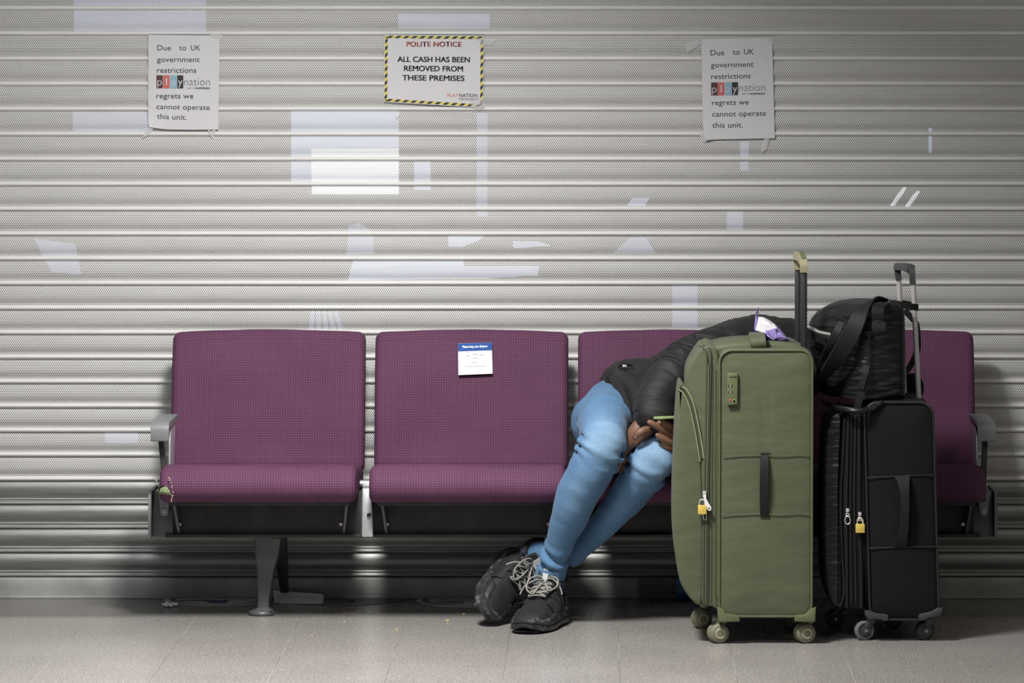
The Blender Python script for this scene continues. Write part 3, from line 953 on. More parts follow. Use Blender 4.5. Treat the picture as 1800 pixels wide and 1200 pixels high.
# bright brackets between the seats
for k in range(3):
    xm = (CXS[k] + CXS[k + 1]) / 2 - .002
    m = MB()
    z0, z1 = zbm + .006, ZA(858, -.52)
    m.hexa([(xm - .026, -.40, z0), (xm - .004, -.545, z0), (xm + .027, -.545, z0), (xm + .024, -.40, z0),
            (xm - .012, -.30, z1), (xm - .003, -.53, z1), (xm + .022, -.53, z1), (xm + .018, -.30, z1)], .0015)
    br_ = m.build('seat_bracket', 'alu', bench)
    br_['label'] = 'bare aluminium bracket plate'
    h = MB().lathe([(.0005, -.0015), (.0055, -.0015), (.0066, .004), (.0066, .02)], (xm + .016, -.5455, lerp(z0, z1, .46)), (0, 1, 0), 14)
    h.build('bracket_hole', 'black_plastic', br_)
    t = MB().tube([(xm - .03, -.40, ZA(853, -.45)), (xm + .03, -.40, ZA(853, -.45))], .011, 14)
    t.build('cross_tube', 'alu', br_)

# end plates, armrests
for s, (pa, pb) in ((1, (262, 303)), (-1, (1752, 1711))):
    xo, xi = XA(pa, -.50, 910), XA(pb, -.50, 910)
    zt = ZA(865, -.5)
    m = MB()
    m.hexa([(xo + s * .006, -.485, zbm), (xi, -.485, zbm), (xi, -.30, zbm), (xo + s * .006, -.30, zbm),
            (xo + s * .012, -.470, zt), (xi, -.470, zt), (xi, -.30, zt), (xo + s * .012, -.30, zt)], .003)
    ep = m.build('end_plate', 'bench_grey', bench)
    pr = [(-.505, zbm - .002), (-.507, zbm + .05), (-.497, zt - .012), (-.480, zt), (-.28, zt), (-.28, zbm - .002)]
    m = MB()
    m.loft([[Vector((x, y, z)) for y, z in pr] for x in (xo - s * .002, xo + s * .006)])
    m.build('end_rim', 'arm', ep)
    # armrest
    xa, wa = (XA(281, -.6, 750) if s == 1 else XA(1734, -.6, 750)), .0255
    za = ZA(742, -.60)
    prof = spline([(-.33, za + .001), (-.45, za + .001), (-.57, za), (-.596, za - .004), (-.607, za - .016), (-.609, za - .034), (-.607, za - .051), (-.603, za - .051), (-.600, za - .034), (-.597, za - .020), (-.587, za - .013), (-.45, za - .012), (-.33, za - .012)], 4)
    m = MB()
    rings = []
    for x, i in ((-wa, .003), (-wa + .003, 0), (wa - .003, 0), (wa, .003)):
        c = Vector((-.5, za - .01))
        rings.append([Vector((xa + x, lerp(p[0], c.x, i * 1.5), lerp(p[1], c.y, i * 8))) for p in prof])
    m.loft(rings)
    ar = m.build('armrest', 'arm', bench)
    xs = xa - s * .004
    m = MB()
    m.hexa([(xs - .001 + s * .014, -.575, zt - .02), (xs + .011 + s * .014, -.575, zt - .02), (xs + .011 + s * .014, -.535, zt - .02), (xs - .001 + s * .014, -.535, zt - .02),
            (xs - .009, -.560, za - .012), (xs + .005, -.560, za - .012), (xs + .005, -.515, za - .012), (xs - .009, -.515, za - .012)], .0015)
    m.build('arm_strut', 'bench_dark', ar)
    m = MB()
    x2 = xa + s * .019
    m.hexa([(x2 - .002, -.54, zt - .01), (x2 + .002, -.54, zt - .01), (x2 + .002, -.42, zt - .01), (x2 - .002, -.42, zt - .01),
            (x2 - .003 , -.515, za - .012), (x2 + .003, -.515, za - .012), (x2 + .003, -.36, za - .012), (x2 - .003, -.36, za - .012)], .0008)
    m.build('arm_side_plate', 'alu', ar)
    # slotted foot of the armrest on the end plate
    xf = XA(289 if s == 1 else 1729, -.5, 900)
    zz = ZA(900, -.5)
    out = []
    for k in range(13):
        a = math.pi + math.pi * k / 12
        out.append((xf + .0115 * math.cos(a), zz + .0115 * math.sin(a)))
    out += [(xf + .017, zz + .055), (xf - .017, zz + .055)]
    m = MB().prism(out, -.503, -.484, .002)
    ft = m.build('arm_foot', 'arm', ar)
    m = MB().lathe([(.0005, -.005), (.0058, -.005), (.0066, -.003), (.0066, 0)], (xf, -.503, zz + .004), (0, 1, 0), 16)
    m.lathe([(.0003, -.0056), (.0025, -.0056), (.0026, -.004)], (xf, -.503, zz + .004), (0, 1, 0), 6, mi=1)
    m.build('bolt', ['bolt', 'black_plastic'], ft)
# two pedestal legs
for sgn, xl in ((1, XA(471, -.45, 1000)), (-1, BX0 + BX1 - XA(471, -.45, 1000))):
    zt = zbm
    f = FL(459 + 12 if False else 460, 1080)
    yf = f.y
    xf = XA(460, yf, 1080) if sgn == 1 else BX0 + BX1 - XA(460, yf, 1080) + .0
    if sgn == -1: xf = xl - .018
    m = MB()
    dx = 0.0 if sgn == 1 else xl - XA(471, -.45, 1000)
    rings = []
    for (z, pl, pr_, ya, yb) in ((zt, 445, 493, yf - .015, yf + .085), (zt * .72, 446, 487, yf - .013, yf + .075), (.13, 448.5, 479, yf - .012, yf + .055), (.045, 449.8, 470, yf - .013, yf + .030), (.022, 449.5, 470, yf - .015, yf + .022), (.013, 443, 477, yf - .026, yf + .026)):
        rr = round_rect(XA(pl, -.45, 1000) + dx, XA(pr_, -.45, 1000) + dx, ya, yb, .005, 3)
        rings.append([Vector((x, y, z)) for x, y in rr])
    m.loft(rings)
    lg = m.build('leg', 'bench_grey', bench)
    m = MB().lathe([(.034, .0), (.0375, .003), (.0375, .008), (.034, .0125), (.024, .016), (.016, .019), (.0005, .019)], (xf, yf, 0.0), seg=28)
    m.build('foot', 'bench_grey', lg)
    # rear strut that runs back towards the shutter
    m = MB()
    m.hexa([(xl + .010, -.055, .0), (xl + .030, -.055, .0), (xl + .030, -.020, .0), (xl + .010, -.020, .0),
            (xl + .006, -.42, zt), (xl + .046, -.42, zt), (xl + .046, -.32, zt), (xl + .006, -.32, zt)], .003)
    m.build('rear_strut', 'bench_dark', lg)
    m = MB().box(xl - .09, xl + .11, yf - .03, yf + .10, zt - .007, zt, .002)
    m.build('mounting_plate', 'bench_dark', lg)

# --- sticker on the second backrest
YS = -.246
def back_front_y(z):                              # front surface of the backrest pad
    pts = [(-.262, .41), (-.256, .46), (-.240, .54), (-.220, .62), (-.197, .70), (-.172, .765)]
    for (y0, z0), (y1, z1) in zip(pts, pts[1:]):
        if z <= z1: return lerp(y0, y1, (z - z0) / (z1 - z0))
    return -.172
def SW(px, py, lift=0.0):                         # measured point on that surface
    y = -.2
    for _ in range(4): y = back_front_y(W(px, py, y).z) - .0042
    return W(px, py, y - lift)
root = thing('sticker', SW(835, 658), 'white and blue distance sticker on the backrest of the second seat from the left', 'sticker')
def sq(px, lift, name, mat, parent, thick=.0004):
    pts = [SW(x, y, lift) for x, y in px]
    m = MB(); m.loft([[p + Vector((0, d, 0)) for p in pts] for d in (0, thick)])
    return m.build(name, mat, parent, smooth=False)
sq([(805.2, 603.6), (864.2, 601.8), (866.0, 656.4), (805.9, 658.9)], .004, 'sticker_sheet', 'sticker_white', root, .0055)
sq([(805.2, 603.6), (864.2, 601.8), (864.7, 615.4), (805.4, 617.2)], .0046, 'blue_header', 'ink_blue', root)
def slett(words, lift, mat, name='lettering', **kw):
    k = kw['xh'] / _xh
    m = MB()
    for s, x0, x1, base in words:
        me = text_mesh(s, kw.get('bold', 0))
        a = min(v.co.x for v in me.vertices); b2 = max(v.co.x for v in me.vertices)
        for v in me.vertices:
            px = lerp(x0, x1, (v.co.x - a) / (b2 - a)); py = base - v.co.y * k + kw.get('slope', 0) * (px - x0)
            v.co = SW(px, py, lift)
        m.mesh(me); bpy.data.meshes.remove(me)
    return m.build(name, mat, root)
slett([('Please keep your distance', 813, 856.5, 611.2)], .0056, 'sticker_white', xh=2.5, bold=.03, slope=-.03)
sq([(817, 643.2), (855, 642.0), (855, 642.6), (817, 643.8)], .0046, 'faint_rule', 'ink_pale', root)
def outline(pts, w=.0005):
    m = MB(); m.tube([SW(x, y, .0052) for x, y in pts], w, 5, closed=True); return m
for cx, by, dress in ((823, 640, 0), (846.5, 639, 1)):
    m = MB()
    m.tube([SW(cx + 2.6 * math.cos(a * .524), by - 18.5 - 2.6 * math.sin(a * .524), .0052) for a in range(12)], .0005, 5, closed=True)
    wds = 3.2 if not dress else 3.8
    body = [(cx - 5, by - 8), (cx - 4.6, by - 13), (cx - 3, by - 15.2), (cx + 3, by - 15.2), (cx + 4.6, by - 13), (cx + 5, by - 8), (cx + 3, by - 8.5), (cx + wds, by - 7), (cx + 2.4, by), (cx - 2.4, by), (cx - wds, by - 7), (cx - 3, by - 8.5)]
    m.tube([SW(x, y, .0052) for x, y in body], .0005, 5, closed=True)
    m.build('figure_outline', 'ink_pale', root)
for yy in (622, 629, 636):
    m = MB()
    m.tube([SW(831, yy, .0052), (SW(839.5, yy - .2, .0052))], .00055, 5)
    for e, d in ((831, 1), (839.5, -1)):
        m.tube([SW(e + d * 1.6, yy - 1.1, .0052), SW(e, yy, .0052), SW(e + d * 1.6, yy + 1.1, .0052)], .00055, 5)
    m.build('double_arrow', 'ink_pale', root)

# ================================================================== PERSON SLEEPING ACROSS THE SEATS
def P4(px, py, Y, r): return (*W(px, py, Y), r)
person = thing('person', (0.07, -0.36, 0.455), 'person in black jacket and blue jeans slumped sideways over the third seat', 'person')

def frame(o, xdir, zdir):
    x = Vector(xdir).normalized(); z = Vector(zdir); z = (z - x * z.dot(x)).normalized(); y = z.cross(x)
    return Matrix(((x.x, y.x, z.x, o[0]), (x.y, y.y, z.y, o[1]), (x.z, y.z, z.z, o[2]), (0, 0, 0, 1)))
Tv = Vector((-.25, -.85, -.42)).normalized()
Nv = Vector((-.75, .45, -.40)); Nv = (Nv - Tv * Tv.dot(Nv)).normalized()
cc = W(940, 990, -.49)
fr = frame((0, 0, 0), Tv, -Nv)
o2 = cc - (fr.to_3x3() @ Vector((.05, 0, .118)))
low = min((frame(o2, Tv, -Nv) @ Vector(p)).z for x, w, b in ((.295, .012, .016), (.275, .038, .009), (.25, .053, .002), (.2, .059, -.003), (.1, .05, -.003), (.0, .035, -.003)) for p in ((x, w, b), (x, -w, b)))
o2.z += max(0.0, .003 - low)
_ft = frame(o2, Tv, -Nv)
near_leg = [P4(1078, 716, -.36, .084), P4(1062, 738, -.57, .077), P4(1062, 772, -.735, .064), P4(1050, 806, -.735, .0645), P4(1034, 834, -.725, .0625), P4(1015, 870, -.70, .0595), P4(1001, 910, -.67, .052), P4(987, 945, -.64, .0425), P4(977, 975, -.615, .0395), P4(969, 1003, -.60, .039)]
far_leg = [P4(1152, 735, -.34, .084), P4(1158, 768, -.50, .073), P4(1150, 803, -.675, .064), P4(1131, 836, -.662, .0585), P4(1110, 862, -.635, .0555), P4(1086, 892, -.61, .048), P4(1061, 922, -.575, .041), P4(1034, 949, -.545, .036), P4(1006, 972, -.515, .0345), P4(980, 978, -.505, .034), (*(_ft @ Vector((.046, 0, .135))), .033), (*(_ft @ Vector((.05, 0, .085))), .030)]

# --- the body itself: one skin from head to feet, with both hands
bd = MB()
def thin(pts, k=.72, n=None): return [(p[0], p[1], p[2], p[3] * k) for p in pts[:n]]
limb(bd, thin(near_leg), 12, 3); limb(bd, thin(far_leg), 12, 3)
limb(bd, [P4(1095, 732, -.34, .085), P4(1145, 700, -.34, .085), P4(1200, 668, -.35, .085), P4(1262, 640, -.37, .09), P4(1335, 632, -.40, .09), P4(1368, 640, -.41, .055), P4(1390, 655, -.42, .052)], 14, 3)
hc = W(1378, 676, -.42)
hrot = Matrix.Rotation(math.radians(35), 3, 'Y')
bd.ball(hc, (.076, .092, .108), 20, hrot)
bd.ball(hc + hrot @ Vector((0, -.03, -.065)), (.055, .06, .05), 14, hrot)        # jaw
bd.ball(hc + hrot @ Vector((0, -.096, -.022)), (.014, .02, .022), 10, hrot)      # nose
for s in (-1, 1):
    bd.ball(hc + hrot @ Vector((s * .076, .005, -.01)), (.012, .02, .032), 10, hrot)  # ears
    bd.ball(hc + hrot @ Vector((s * .032, -.083, .012)), (.014, .010, .010), 10, hrot)  # eyelids
bd.ball(hc + hrot @ Vector((0, -.088, -.062)), (.024, .012, .009), 10, hrot)     # lips
R_ARM = [P4(1332, 602, -.42, .055), P4(1275, 614, -.49, .046), P4(1222, 630, -.55, .044), P4(1190, 652, -.60, .042), P4(1166, 682, -.64, .038), P4(1150, 712, -.665, .033), P4(1133, 742, -.685, .0255)]
limb(bd, R_ARM, 12, 3)
L_ARM = [P4(1365, 640, -.44, .05), P4(1330, 690, -.50, .044), P4(1290, 712, -.53, .041), P4(1250, 735, -.57, .035), P4(1222, 757, -.625, .026)]
limb(bd, L_ARM, 12, 3)
# right hand hanging between the knees, thumb across the front
limb(bd, [P4(1131, 745, -.685, .026), P4(1119, 760, -.690, .026), P4(1108, 776, -.686, .021)], 12, 4)
limb(bd, [P4(1137, 748, -.687, .023), P4(1131, 760, -.694, .022), P4(1119, 774, -.692, .018)], 12, 4)
for pts in ([(1101, 776, -.700, .0104), (1095, 796, -.698, .0098), (1090, 812, -.684, .0090), (1086, 826, -.668, .0078)],
            [(1105, 780, -.686, .0102), (1100, 803, -.676, .0096), (1095, 821, -.660, .0090), (1091, 836, -.646, .0078)],
            [(1110, 780, -.672, .0096), (1106, 803, -.656, .0090), (1100, 820, -.640, .0084), (1096, 834, -.626, .0073)],
            [(1114, 776, -.660, .0088), (1110, 794, -.640, .0082), (1106, 808, -.624, .0077), (1102, 818, -.612, .0068)],
            [(1141, 752, -.696, .0150), (1141, 756, -.716, .0138), (1133, 756.5, -.734, .0124), (1124, 761, -.740, .0114), (1118, 767, -.734, .0094)]):
    limb(bd, [P4(*p) for p in pts], 10, 4)
# left hand resting by the case, fingers pointing at the right hand
limb(bd, [P4(1222, 757, -.625, .026), P4(1206, 768, -.66, .026), P4(1193, 774, -.685, .022)], 12, 4)
limb(bd, [P4(1214, 772, -.645, .022), P4(1198, 784, -.672, .020), P4(1188, 784, -.69, .016)], 12, 4)
for pts in ([(1196, 766, -.69, .0108), (1180, 764, -.715, .0102), (1161, 753, -.738, .0098), (1148, 745, -.747, .0090), (1142, 742, -.749, .0080)],
            [(1198, 757, -.68, .0105), (1186, 752, -.71, .0102), (1172, 745, -.735, .0098), (1163, 740, -.745, .0090), (1160, 738.5, -.747, .0080)],
            [(1194, 780, -.69, .0102), (1180, 778, -.718, .0096), (1165, 771, -.735, .0088), (1156, 765, -.74, .0075)],
            [(1190, 786, -.69, .0095), (1180, 788, -.712, .0088), (1170, 784, -.722, .0080), (1163, 780, -.724, .007)],
            [(1204, 758, -.66, .0135), (1196, 746, -.68, .0115), (1190, 738, -.69, .0095)]):
    limb(bd, [P4(*p) for p in pts], 10, 4)
body = finish_mesh('body', voxel_mesh(bd, .0026, 3), 'skin', person)
# fingernails
def nail(px, py, Y, n, r=(.0052, .0062, .0022)):
    q = Vector((0, 0, 1)).rotation_difference(Vector(n).normalized()).to_matrix()
    m = MB().ball(W(px, py, Y), r, 12, q)
    m.build('fingernail', 'nail', body)
nail(1118.6, 766.5, -.7420, (-.3, -.92, .3), (.0066, .0052, .0026))
nail(1159.0, 741.5, -.7520, (-.7, -.6, -.3), (.004, .005, .002))
hr = MB()
hr.ball(hc + hrot @ Vector((0, .014, .022)), (.084, .092, .096), 20, hrot)
finish_mesh('hair', voxel_mesh(hr, .008, 2), 'hair', person)

# --- jeans
def axis_t(p, pts):
    best = (1e9, 0, None)
    n = len(pts)
    for i in range(n - 1):
        a, b = Vector(pts[i][:3]), Vector(pts[i + 1][:3])
        d = b - a
        t = max(0, min(1, (p - a).dot(d) / d.length_squared))
        q = a + d * t
        l = (p - q).length
        if l < best[0]: best = (l, i + t, q)
    return best
def wrinkle(me, fn):
    vals = []
    for v in me.vertices: vals.append(fn(v.co.copy(), v.normal.copy()))
    for v, (d, _) in zip(me.vertices, vals): v.co += v.normal * d
    return [w for _, w in vals]
def leg_fn(pts, seed):
    def f(p, n):
        l, t, q = axis_t(p, pts)
        nz = noise.noise(p * 11 + Vector((seed, 0, 0)))
        n2 = noise.noise(Vector((p.x * 14 + p.z * 9, p.y * 14, p.z * 30 + p.x * 14)) + Vector((seed, 3, 1)))
        d = .0024 * nz + .0022 * n2
        k = math.exp(-((t - 8.35) / .75) ** 2)                              # bunching above the shoe
        d += k * .0088 * math.sin(t * 7.5 + 4.5 * noise.noise(p * 10) + p.x * 26)
        side = 1 if n.y > -.35 else .35
        k = math.exp(-((t - 2.6) / .55) ** 2)                               # creases behind and beside the knee
        d += k * .0100 * side * math.sin(t * 9 + 7 * noise.noise(p * 8 + Vector((seed, 5, 0)))) * (.3 + abs(n.x))
        k = math.exp(-((t - 1.0) / .5) ** 2)
        d += k * .0050 * math.sin(t * 12 + 6 * noise.noise(p * 10))
        front = smooth01((-n.y - .15) / .7)
        w = front * (math.exp(-((t - 2.1) / .75) ** 2) * .8 + .35 * math.exp(-((t - 4.5) / 1.1) ** 2) * smooth01((-n.y - .6) / .4) + .22 * math.exp(-((t - 1.0) / .7) ** 2))
        return d, w
    return f
jm = MB()
limb(jm, near_leg, 22, 5)
jm.ball(W(1050, 742, -.345), (.077, .09, .085), 18)
jm.ball(W(1105, 735, -.33), (.12, .105, .105), 18)
jm.ball(W(1090, 700, -.345), (.055, .085, .060), 18)
m1 = voxel_mesh(jm, .0052, 5)
w1 = wrinkle(m1, leg_fn(near_leg, 0))
jm = MB(); limb(jm, far_leg, 22, 5)
m2 = voxel_mesh(jm, .0052, 5)
w2 = wrinkle(m2, leg_fn(far_leg, 7))
jj = MB(); jj.mesh(m1); jj.mesh(m2)
fin = bpy.data.meshes.new('jeans'); jj.bm.to_mesh(fin); jj.bm.free()
at = fin.attributes.new('wear', 'FLOAT', 'POINT')
at.data.foreach_set('value', w1 + w2)
jeans = finish_mesh('jeans', fin, 'denim', person)
def hem(pts, r, z):
    a, b = Vector(pts[-1][:3]), Vector(pts[-2][:3])
    return a, (a - b).normalized()
m = MB()                                            # turned hem of the near leg
a, d = hem(near_leg, 0, 0)
u = d.cross(Vector((0, 1, 0))).normalized(); v = d.cross(u)
rings = []
for t, rr in ((-.012, .0385), (-.011, .0418), (.0, .0428), (.016, .0436), (.026, .0432), (.028, .0415), (.027, .039), (.01, .037)):
    rings.append([a + d * (t + .010 * math.cos(k * math.tau / 24 + 2.6)) + (u * math.cos(k * math.tau / 24) + v * math.sin(k * math.tau / 24)) * (rr + .0012 * math.sin(k * 1.9)) for k in range(24)])
m.loft(rings, False, False)
m.build('trouser_hem', 'denim', jeans)
m = MB()                                            # outer seam of the near thigh
m.tube([W(x, y, yy) for x, y, yy in ((1037, 690, -.52), (1036, 712, -.585), (1036, 735, -.655), (1031, 752, -.70), (1024, 768, -.74))], .0011, 6)
m.build('side_seam', 'denim', jeans)

# --- jacket
SLEEVE = [P4(1335, 602, -.42, .082), P4(1280, 612, -.48, .070), P4(1226, 630, -.545, .068), P4(1190, 652, -.60, .067), P4(1167, 682, -.64, .063), P4(1153, 710, -.668, .0585), P4(1149, 728, -.682, .0575)]
def jacket_fn(p, n):
    l, t, q = axis_t(p, SLEEVE)
    d = .0030 * noise.noise(p * 9) + .0014 * noise.noise(p * 27)
    if l < .10 and t > .2:
        rad = noise.noise(Vector((p.x * 8, p.y * 8, p.z * 8)) + Vector((5, 0, 0)))
        ang = (p - q).normalized().dot(Vector((.5, -.5, .7)))
        k = math.exp(-((t - 2.6) / .9) ** 2)
        ph = t * 5.2 + 1.8 * rad + ang * 2.6
        s = math.sin(ph)
        d += k * (-.0165 * math.exp(-(s / .36) ** 2) + .006)
        s2 = math.sin(ph * 1.7 + 1.1 + 2 * rad)
        d -= k * .007 * math.exp(-(s2 / .34) ** 2)
        d -= .005 * math.exp(-((t - 1.22) / .07) ** 2) + .004 * math.exp(-((t - 5.55) / .05) ** 2)
        k2 = math.exp(-((t - 4.9) / .9) ** 2)
        d += k2 * .0020 * math.sin(t * 7 + 5 * rad + ang * 3)
        d += .004 * math.exp(-((t - 1.2) / .5) ** 2) * math.sin(t * 8 + 5 * rad)
    else:
        s = math.sin(p.x * 55 + p.z * 30 + 3.0 * noise.noise(p * 7))
        d += .0045 * s * noise.noise(p * 5 + Vector((1, 2, 3)))
    return d, 0
jb = MB()
limb(jb, [P4(1108, 690, -.335, .098), P4(1140, 700, -.34, .118), P4(1195, 690, -.34, .130), P4(1262, 650, -.36, .125), P4(1342, 630, -.40, .125), P4(1380, 640, -.41, .108)], 24, 5)
jb.ball(W(1410, 640, -.43), (.085, .09, .10), 18)
jb.ball(W(1378, 604, -.40), (.10, .085, .075), 18)
limb(jb, [P4(1092, 668, -.42, .046), P4(1118, 690, -.47, .045), P4(1128, 715, -.545, .036), P4(1127, 742, -.585, .030)], 16, 5)
limb(jb, [P4(1104, 660, -.36, .050), P4(1140, 668, -.42, .06), P4(1150, 700, -.50, .05)], 16, 5)
m3 = voxel_mesh(jb, .006, 5)
wrinkle(m3, jacket_fn)
js = MB()
limb(js, SLEEVE, 24, 6)
m4 = voxel_mesh(js, .0052, 3)
wrinkle(m4, jacket_fn)
la = MB()
limb(la, [P4(1375, 640, -.43, .072), P4(1332, 690, -.50, .063), P4(1290, 712, -.53, .058), P4(1252, 735, -.575, .050)], 20, 5)
m5 = voxel_mesh(la, .006, 4)
jk = MB(); jk.mesh(m3); jk.mesh(m4); jk.mesh(m5)
jm_ = bpy.data.meshes.new('jacket'); jk.bm.to_mesh(jm_); jk.bm.free()
jacket = finish_mesh('jacket', jm_, 'jacket', person)
m = MB()
limb(m, [P4(1146, 722, -.682, .038), P4(1139, 738, -.688, .034), P4(1134, 745, -.688, .0305)], 16, 4)
m.build('inner_cuff', 'strap', jacket)
m = MB()                                            # stitched cuff edge
a, d = hem(SLEEVE, 0, 0)
u = d.cross(Vector((0, 1, 0))).normalized(); v = d.cross(u)
m.loft([[a + d * t + (u * math.cos(k * math.tau / 28) + v * math.sin(k * math.tau / 28)) * rr for k in range(28)] for t, rr in ((-.024, .0585), (-.020, .0605), (.0, .0600), (.010, .0585), (.013, .054), (.010, .045), (.004, .036))], False, False)
m.build('cuff', 'jacket', jacket)
m = MB()                                            # welt edge of the hem
m.ribbon([W(x, y, yy) for x, y, yy in ((1067, 650, -.40), (1077, 661, -.452), (1090, 686, -.515), (1102, 716, -.58), (1106, 745, -.612))], .026, .007, Vector((.8, -.5, .3)))
m.build('hem_band', 'jacket', jacket)
m = MB()
m.ribbon([W(x, y, yy) for x, y, yy in ((1087, 644, -.462), (1095, 641, -.458), (1104, 641, -.455), (1112, 643, -.452))], .006, .003, Vector((0, -.3, 1)))
pk = m.build('pocket_welt', 'strap', jacket)
m = MB(); m.box(-.006, .006, -.002, .002, -.003, .003, .001, mat=Matrix.Translation(W(1098, 643, -.470)))
m.build('zip_pull', 'chrome', pk)

# --- shoes
def shoe(mat, nm):
    def T(p): return mat @ Vector(p)
    grp = bpy.data.objects.new(nm, None); COL.objects.link(grp); grp.parent = person
    # upper
    st = [(0.000, .026, .082), (.012, .034, .096), (.04, .040, .108), (.075, .0425, .110), (.105, .0455, .106), (.14, .048, .094), (.175, .0495, .080), (.205, .0500, .069), (.235, .0475, .060), (.258, .041, .053), (.275, .030, .046), (.286, .012, .038)]
    z0 = .018
    rings = []
    for x, w, h in st:
        rg = []
        for k in range(17):
            a = math.pi * k / 16
            cy, sy = math.cos(a), math.sin(a)
            bul = 1 + .06 * math.sin(2 * a) ** 2
            zz = z0 + (h - z0) * (sy ** .75)
            yy = w * (abs(cy) ** .8) * (1 if cy >= 0 else -1) * bul
            nz = noise.noise(Vector((x * 40, yy * 50, zz * 50))) * .0016
            rg.append(T((x, yy + nz, zz + nz)))
        rings.append(rg)
    m = MB().loft(rings, True, True)
    up = m.build('upper', 'shoe', grp, origin=person.location)
    # overlays: toe cap, side panels, heel counter
    def band(xs, lo, hi, name, mt, lift=.0025):
        rr = []
        for x in xs:
            # interpolate station
            for (xa, wa, ha), (xb, wb, hb) in zip(st, st[1:]):
                if xa <= x <= xb:
                    t = (x - xa) / (xb - xa); w, h = lerp(wa, wb, t), lerp(ha, hb, t); break
            rr.append((x, w, h))
        mm = MB()
        for s in (-1, 1):
            rings = []
            for x, w, h in rr:
                rg = []
                for k in range(9):
                    a = math.radians(lerp(lo(x), hi(x), k / 8))
                    cy, sy = math.cos(a), math.sin(a)
                    bul = 1 + .06 * math.sin(2 * a) ** 2
                    lf = lift * (0.15 if k in (0, 8) else 1)
                    rg.append(T((x, s * (w * (cy ** .8) * bul + lf), z0 + (h - z0) * (max(sy, 0) ** .75) + lf * .6)))
                rings.append(rg)
            mm.loft(rings, closed=False)
        return mm.build(name, mt, up)
    band([.205, .215, .23, .245, .258, .270, .280], lambda x: 0, lambda x: 42 if x < .21 else 58, 'toe_cap', 'shoe', .003)
    band([.075, .09, .11, .13, .15, .17, .185], lambda x: 4, lambda x: 62, 'eyelet_panel', 'shoe', .0035)
    band([.002, .012, .025, .04, .055], lambda x: 0, lambda x: 60 - x * 400, 'heel_counter', 'shoe', .004)
    # sole
    so = [(-.012, .018, .010), (-.006, .030, .004), (.01, .0405, 0), (.05, .0455, 0), (.09, .0465, .002), (.13, .0500, .002), (.175, .0560, 0), (.215, .0565, .001), (.25, .0500, .004), (.275, .038, .009), (.292, .021, .014), (.298, .008, .018)]
    loop = [(x, w, b) for x, w, b in so] + [(x, -w, b) for x, w, b in reversed(so)]
    rings = []
    for f, e in ((0, -.003), (.06, .0005), (.2, .002), (.36, .0025), (.42, .0002), (.48, .0002), (.54, .0030), (.76, .0026), (.94, .0012), (1, -.002)):
        rg = []
        for x, y, b in loop:
            top = .047 - .035 * x + (.006 if x > .27 else 0) + .003 * math.sin(x * 46)
            ex = e * (1 if 0 < x < .28 else 1)
            sgn = 1 if y > 0 else -1
            rg.append(T((x + (-ex if x < 0 else ex if x > .28 else 0), y + sgn * ex, lerp(b, top, f))))
        rings.append(rg)
    m = MB().loft(rings, True, True)
    sl = m.build('sole', 'sole', grp, origin=person.location)
    m = MB()                                    # tread lugs
    for i in range(9):
        x = .012 + i * .0305
        m.box(x, x + .017, -.034, .034, -.0025 + (.004 if x > .24 else 0), .006, .001, mat=mat)
    m.build('tread', 'sole', sl)
    # padded collar and tongue
    m = MB()
    ring = [(.046 + .050 * math.cos(a), .034 * math.sin(a), .112 + .012 * math.cos(a) * -1 + (.010 if math.cos(a) < -.5 else 0)) for a in [k * math.tau / 20 for k in range(20)]]
    m.tube([T(p) for p in ring], .0125, 10, closed=True)
    m.build('collar', 'shoe', up)
    m = MB()
    sd = (mat.to_3x3() @ Vector((0, 1, 0)))
    m.ribbon([T(p) for p in ((.165, 0, .090), (.13, 0, .104), (.105, 0, .117), (.092, 0, .135), (.088, 0, .150))], [.05, .056, .060, .056, .046], .012, sd)
    tg = m.build('tongue', 'shoe', up)
    m = MB()
    m.ribbon([T(p) for p in ((.106, 0, .128), (.101, 0, .142), (.094, 0, .158), (.089, 0, .160), (.085, 0, .152))], .0155, .0022, sd)
    m.build('pull_tab', 'tab', tg)['label'] = 'pale grey pull tab'
    for s in (-1, 1):
        m = MB()
        m.tube([T(p) for p in ((.035, s * .040, .085), (.05, s * .0405, .102), (.075, s * .040, .112), (.09, s * .038, .116))], .0042, 8)
        m.build('collar_lining', 'navy', up)
    # laces
    m = MB()
    rows = [(.092, .116, .029), (.112, .110, .029), (.133, .102, .028), (.154, .093, .027), (.176, .084, .025)]
    def top(y, z): return z + .006 - 6.5 * y * y
    for i, (x, z, w) in enumerate(rows):
        m.tube([T((x + .003 * math.sin(k), w * (k - 3) / 3, top(w * (k - 3) / 3, z + .004))) for k in range(7)], .0022, 7)
    for (xa, za, wa), (xb, zb_, wb) in zip(rows, rows[1:]):
        for s in (-1, 1):
            m.tube([T((lerp(xa, xb, k / 6), s * lerp(-wa, wb, k / 6), top(lerp(-wa, wb, k / 6), lerp(za, zb_, k / 6) + .006))) for k in range(7)], .0022, 7)
    kn = (.100, 0, .128)
    loops = ([(0, 0, 0), (.012, .022, .012), (.03, .046, .006), (.052, .050, -.010), (.060, .030, -.022), (.040, .014, -.008), (0, 0, 0)],
             [(0, 0, 0), (.010, -.020, .012), (.035, -.036, .004), (.066, -.034, -.018), (.080, -.012, -.030), (.055, -.004, -.016), (0, 0, 0)],
             [(0, 0, 0), (.02, .028, .006), (.034, .052, -.012), (.038, .062, -.034)],
             [(0, 0, 0), (.03, -.020, .002), (.045, -.046, -.014), (.058, -.056, -.036)])
    for lp in loops:
        m.tube([T((kn[0] + p.x, kn[1] + p.y, kn[2] + p.z)) for p in spline(lp, 6)], .0023, 7)
    m.ball(T(kn), .006, 10)
    m.build('laces', 'lace', up)['label'] = 'grey speckled laces tied in a bow'
    return grp
Hh = Vector((XA(979, -.545, 1095), -.545, .0028))
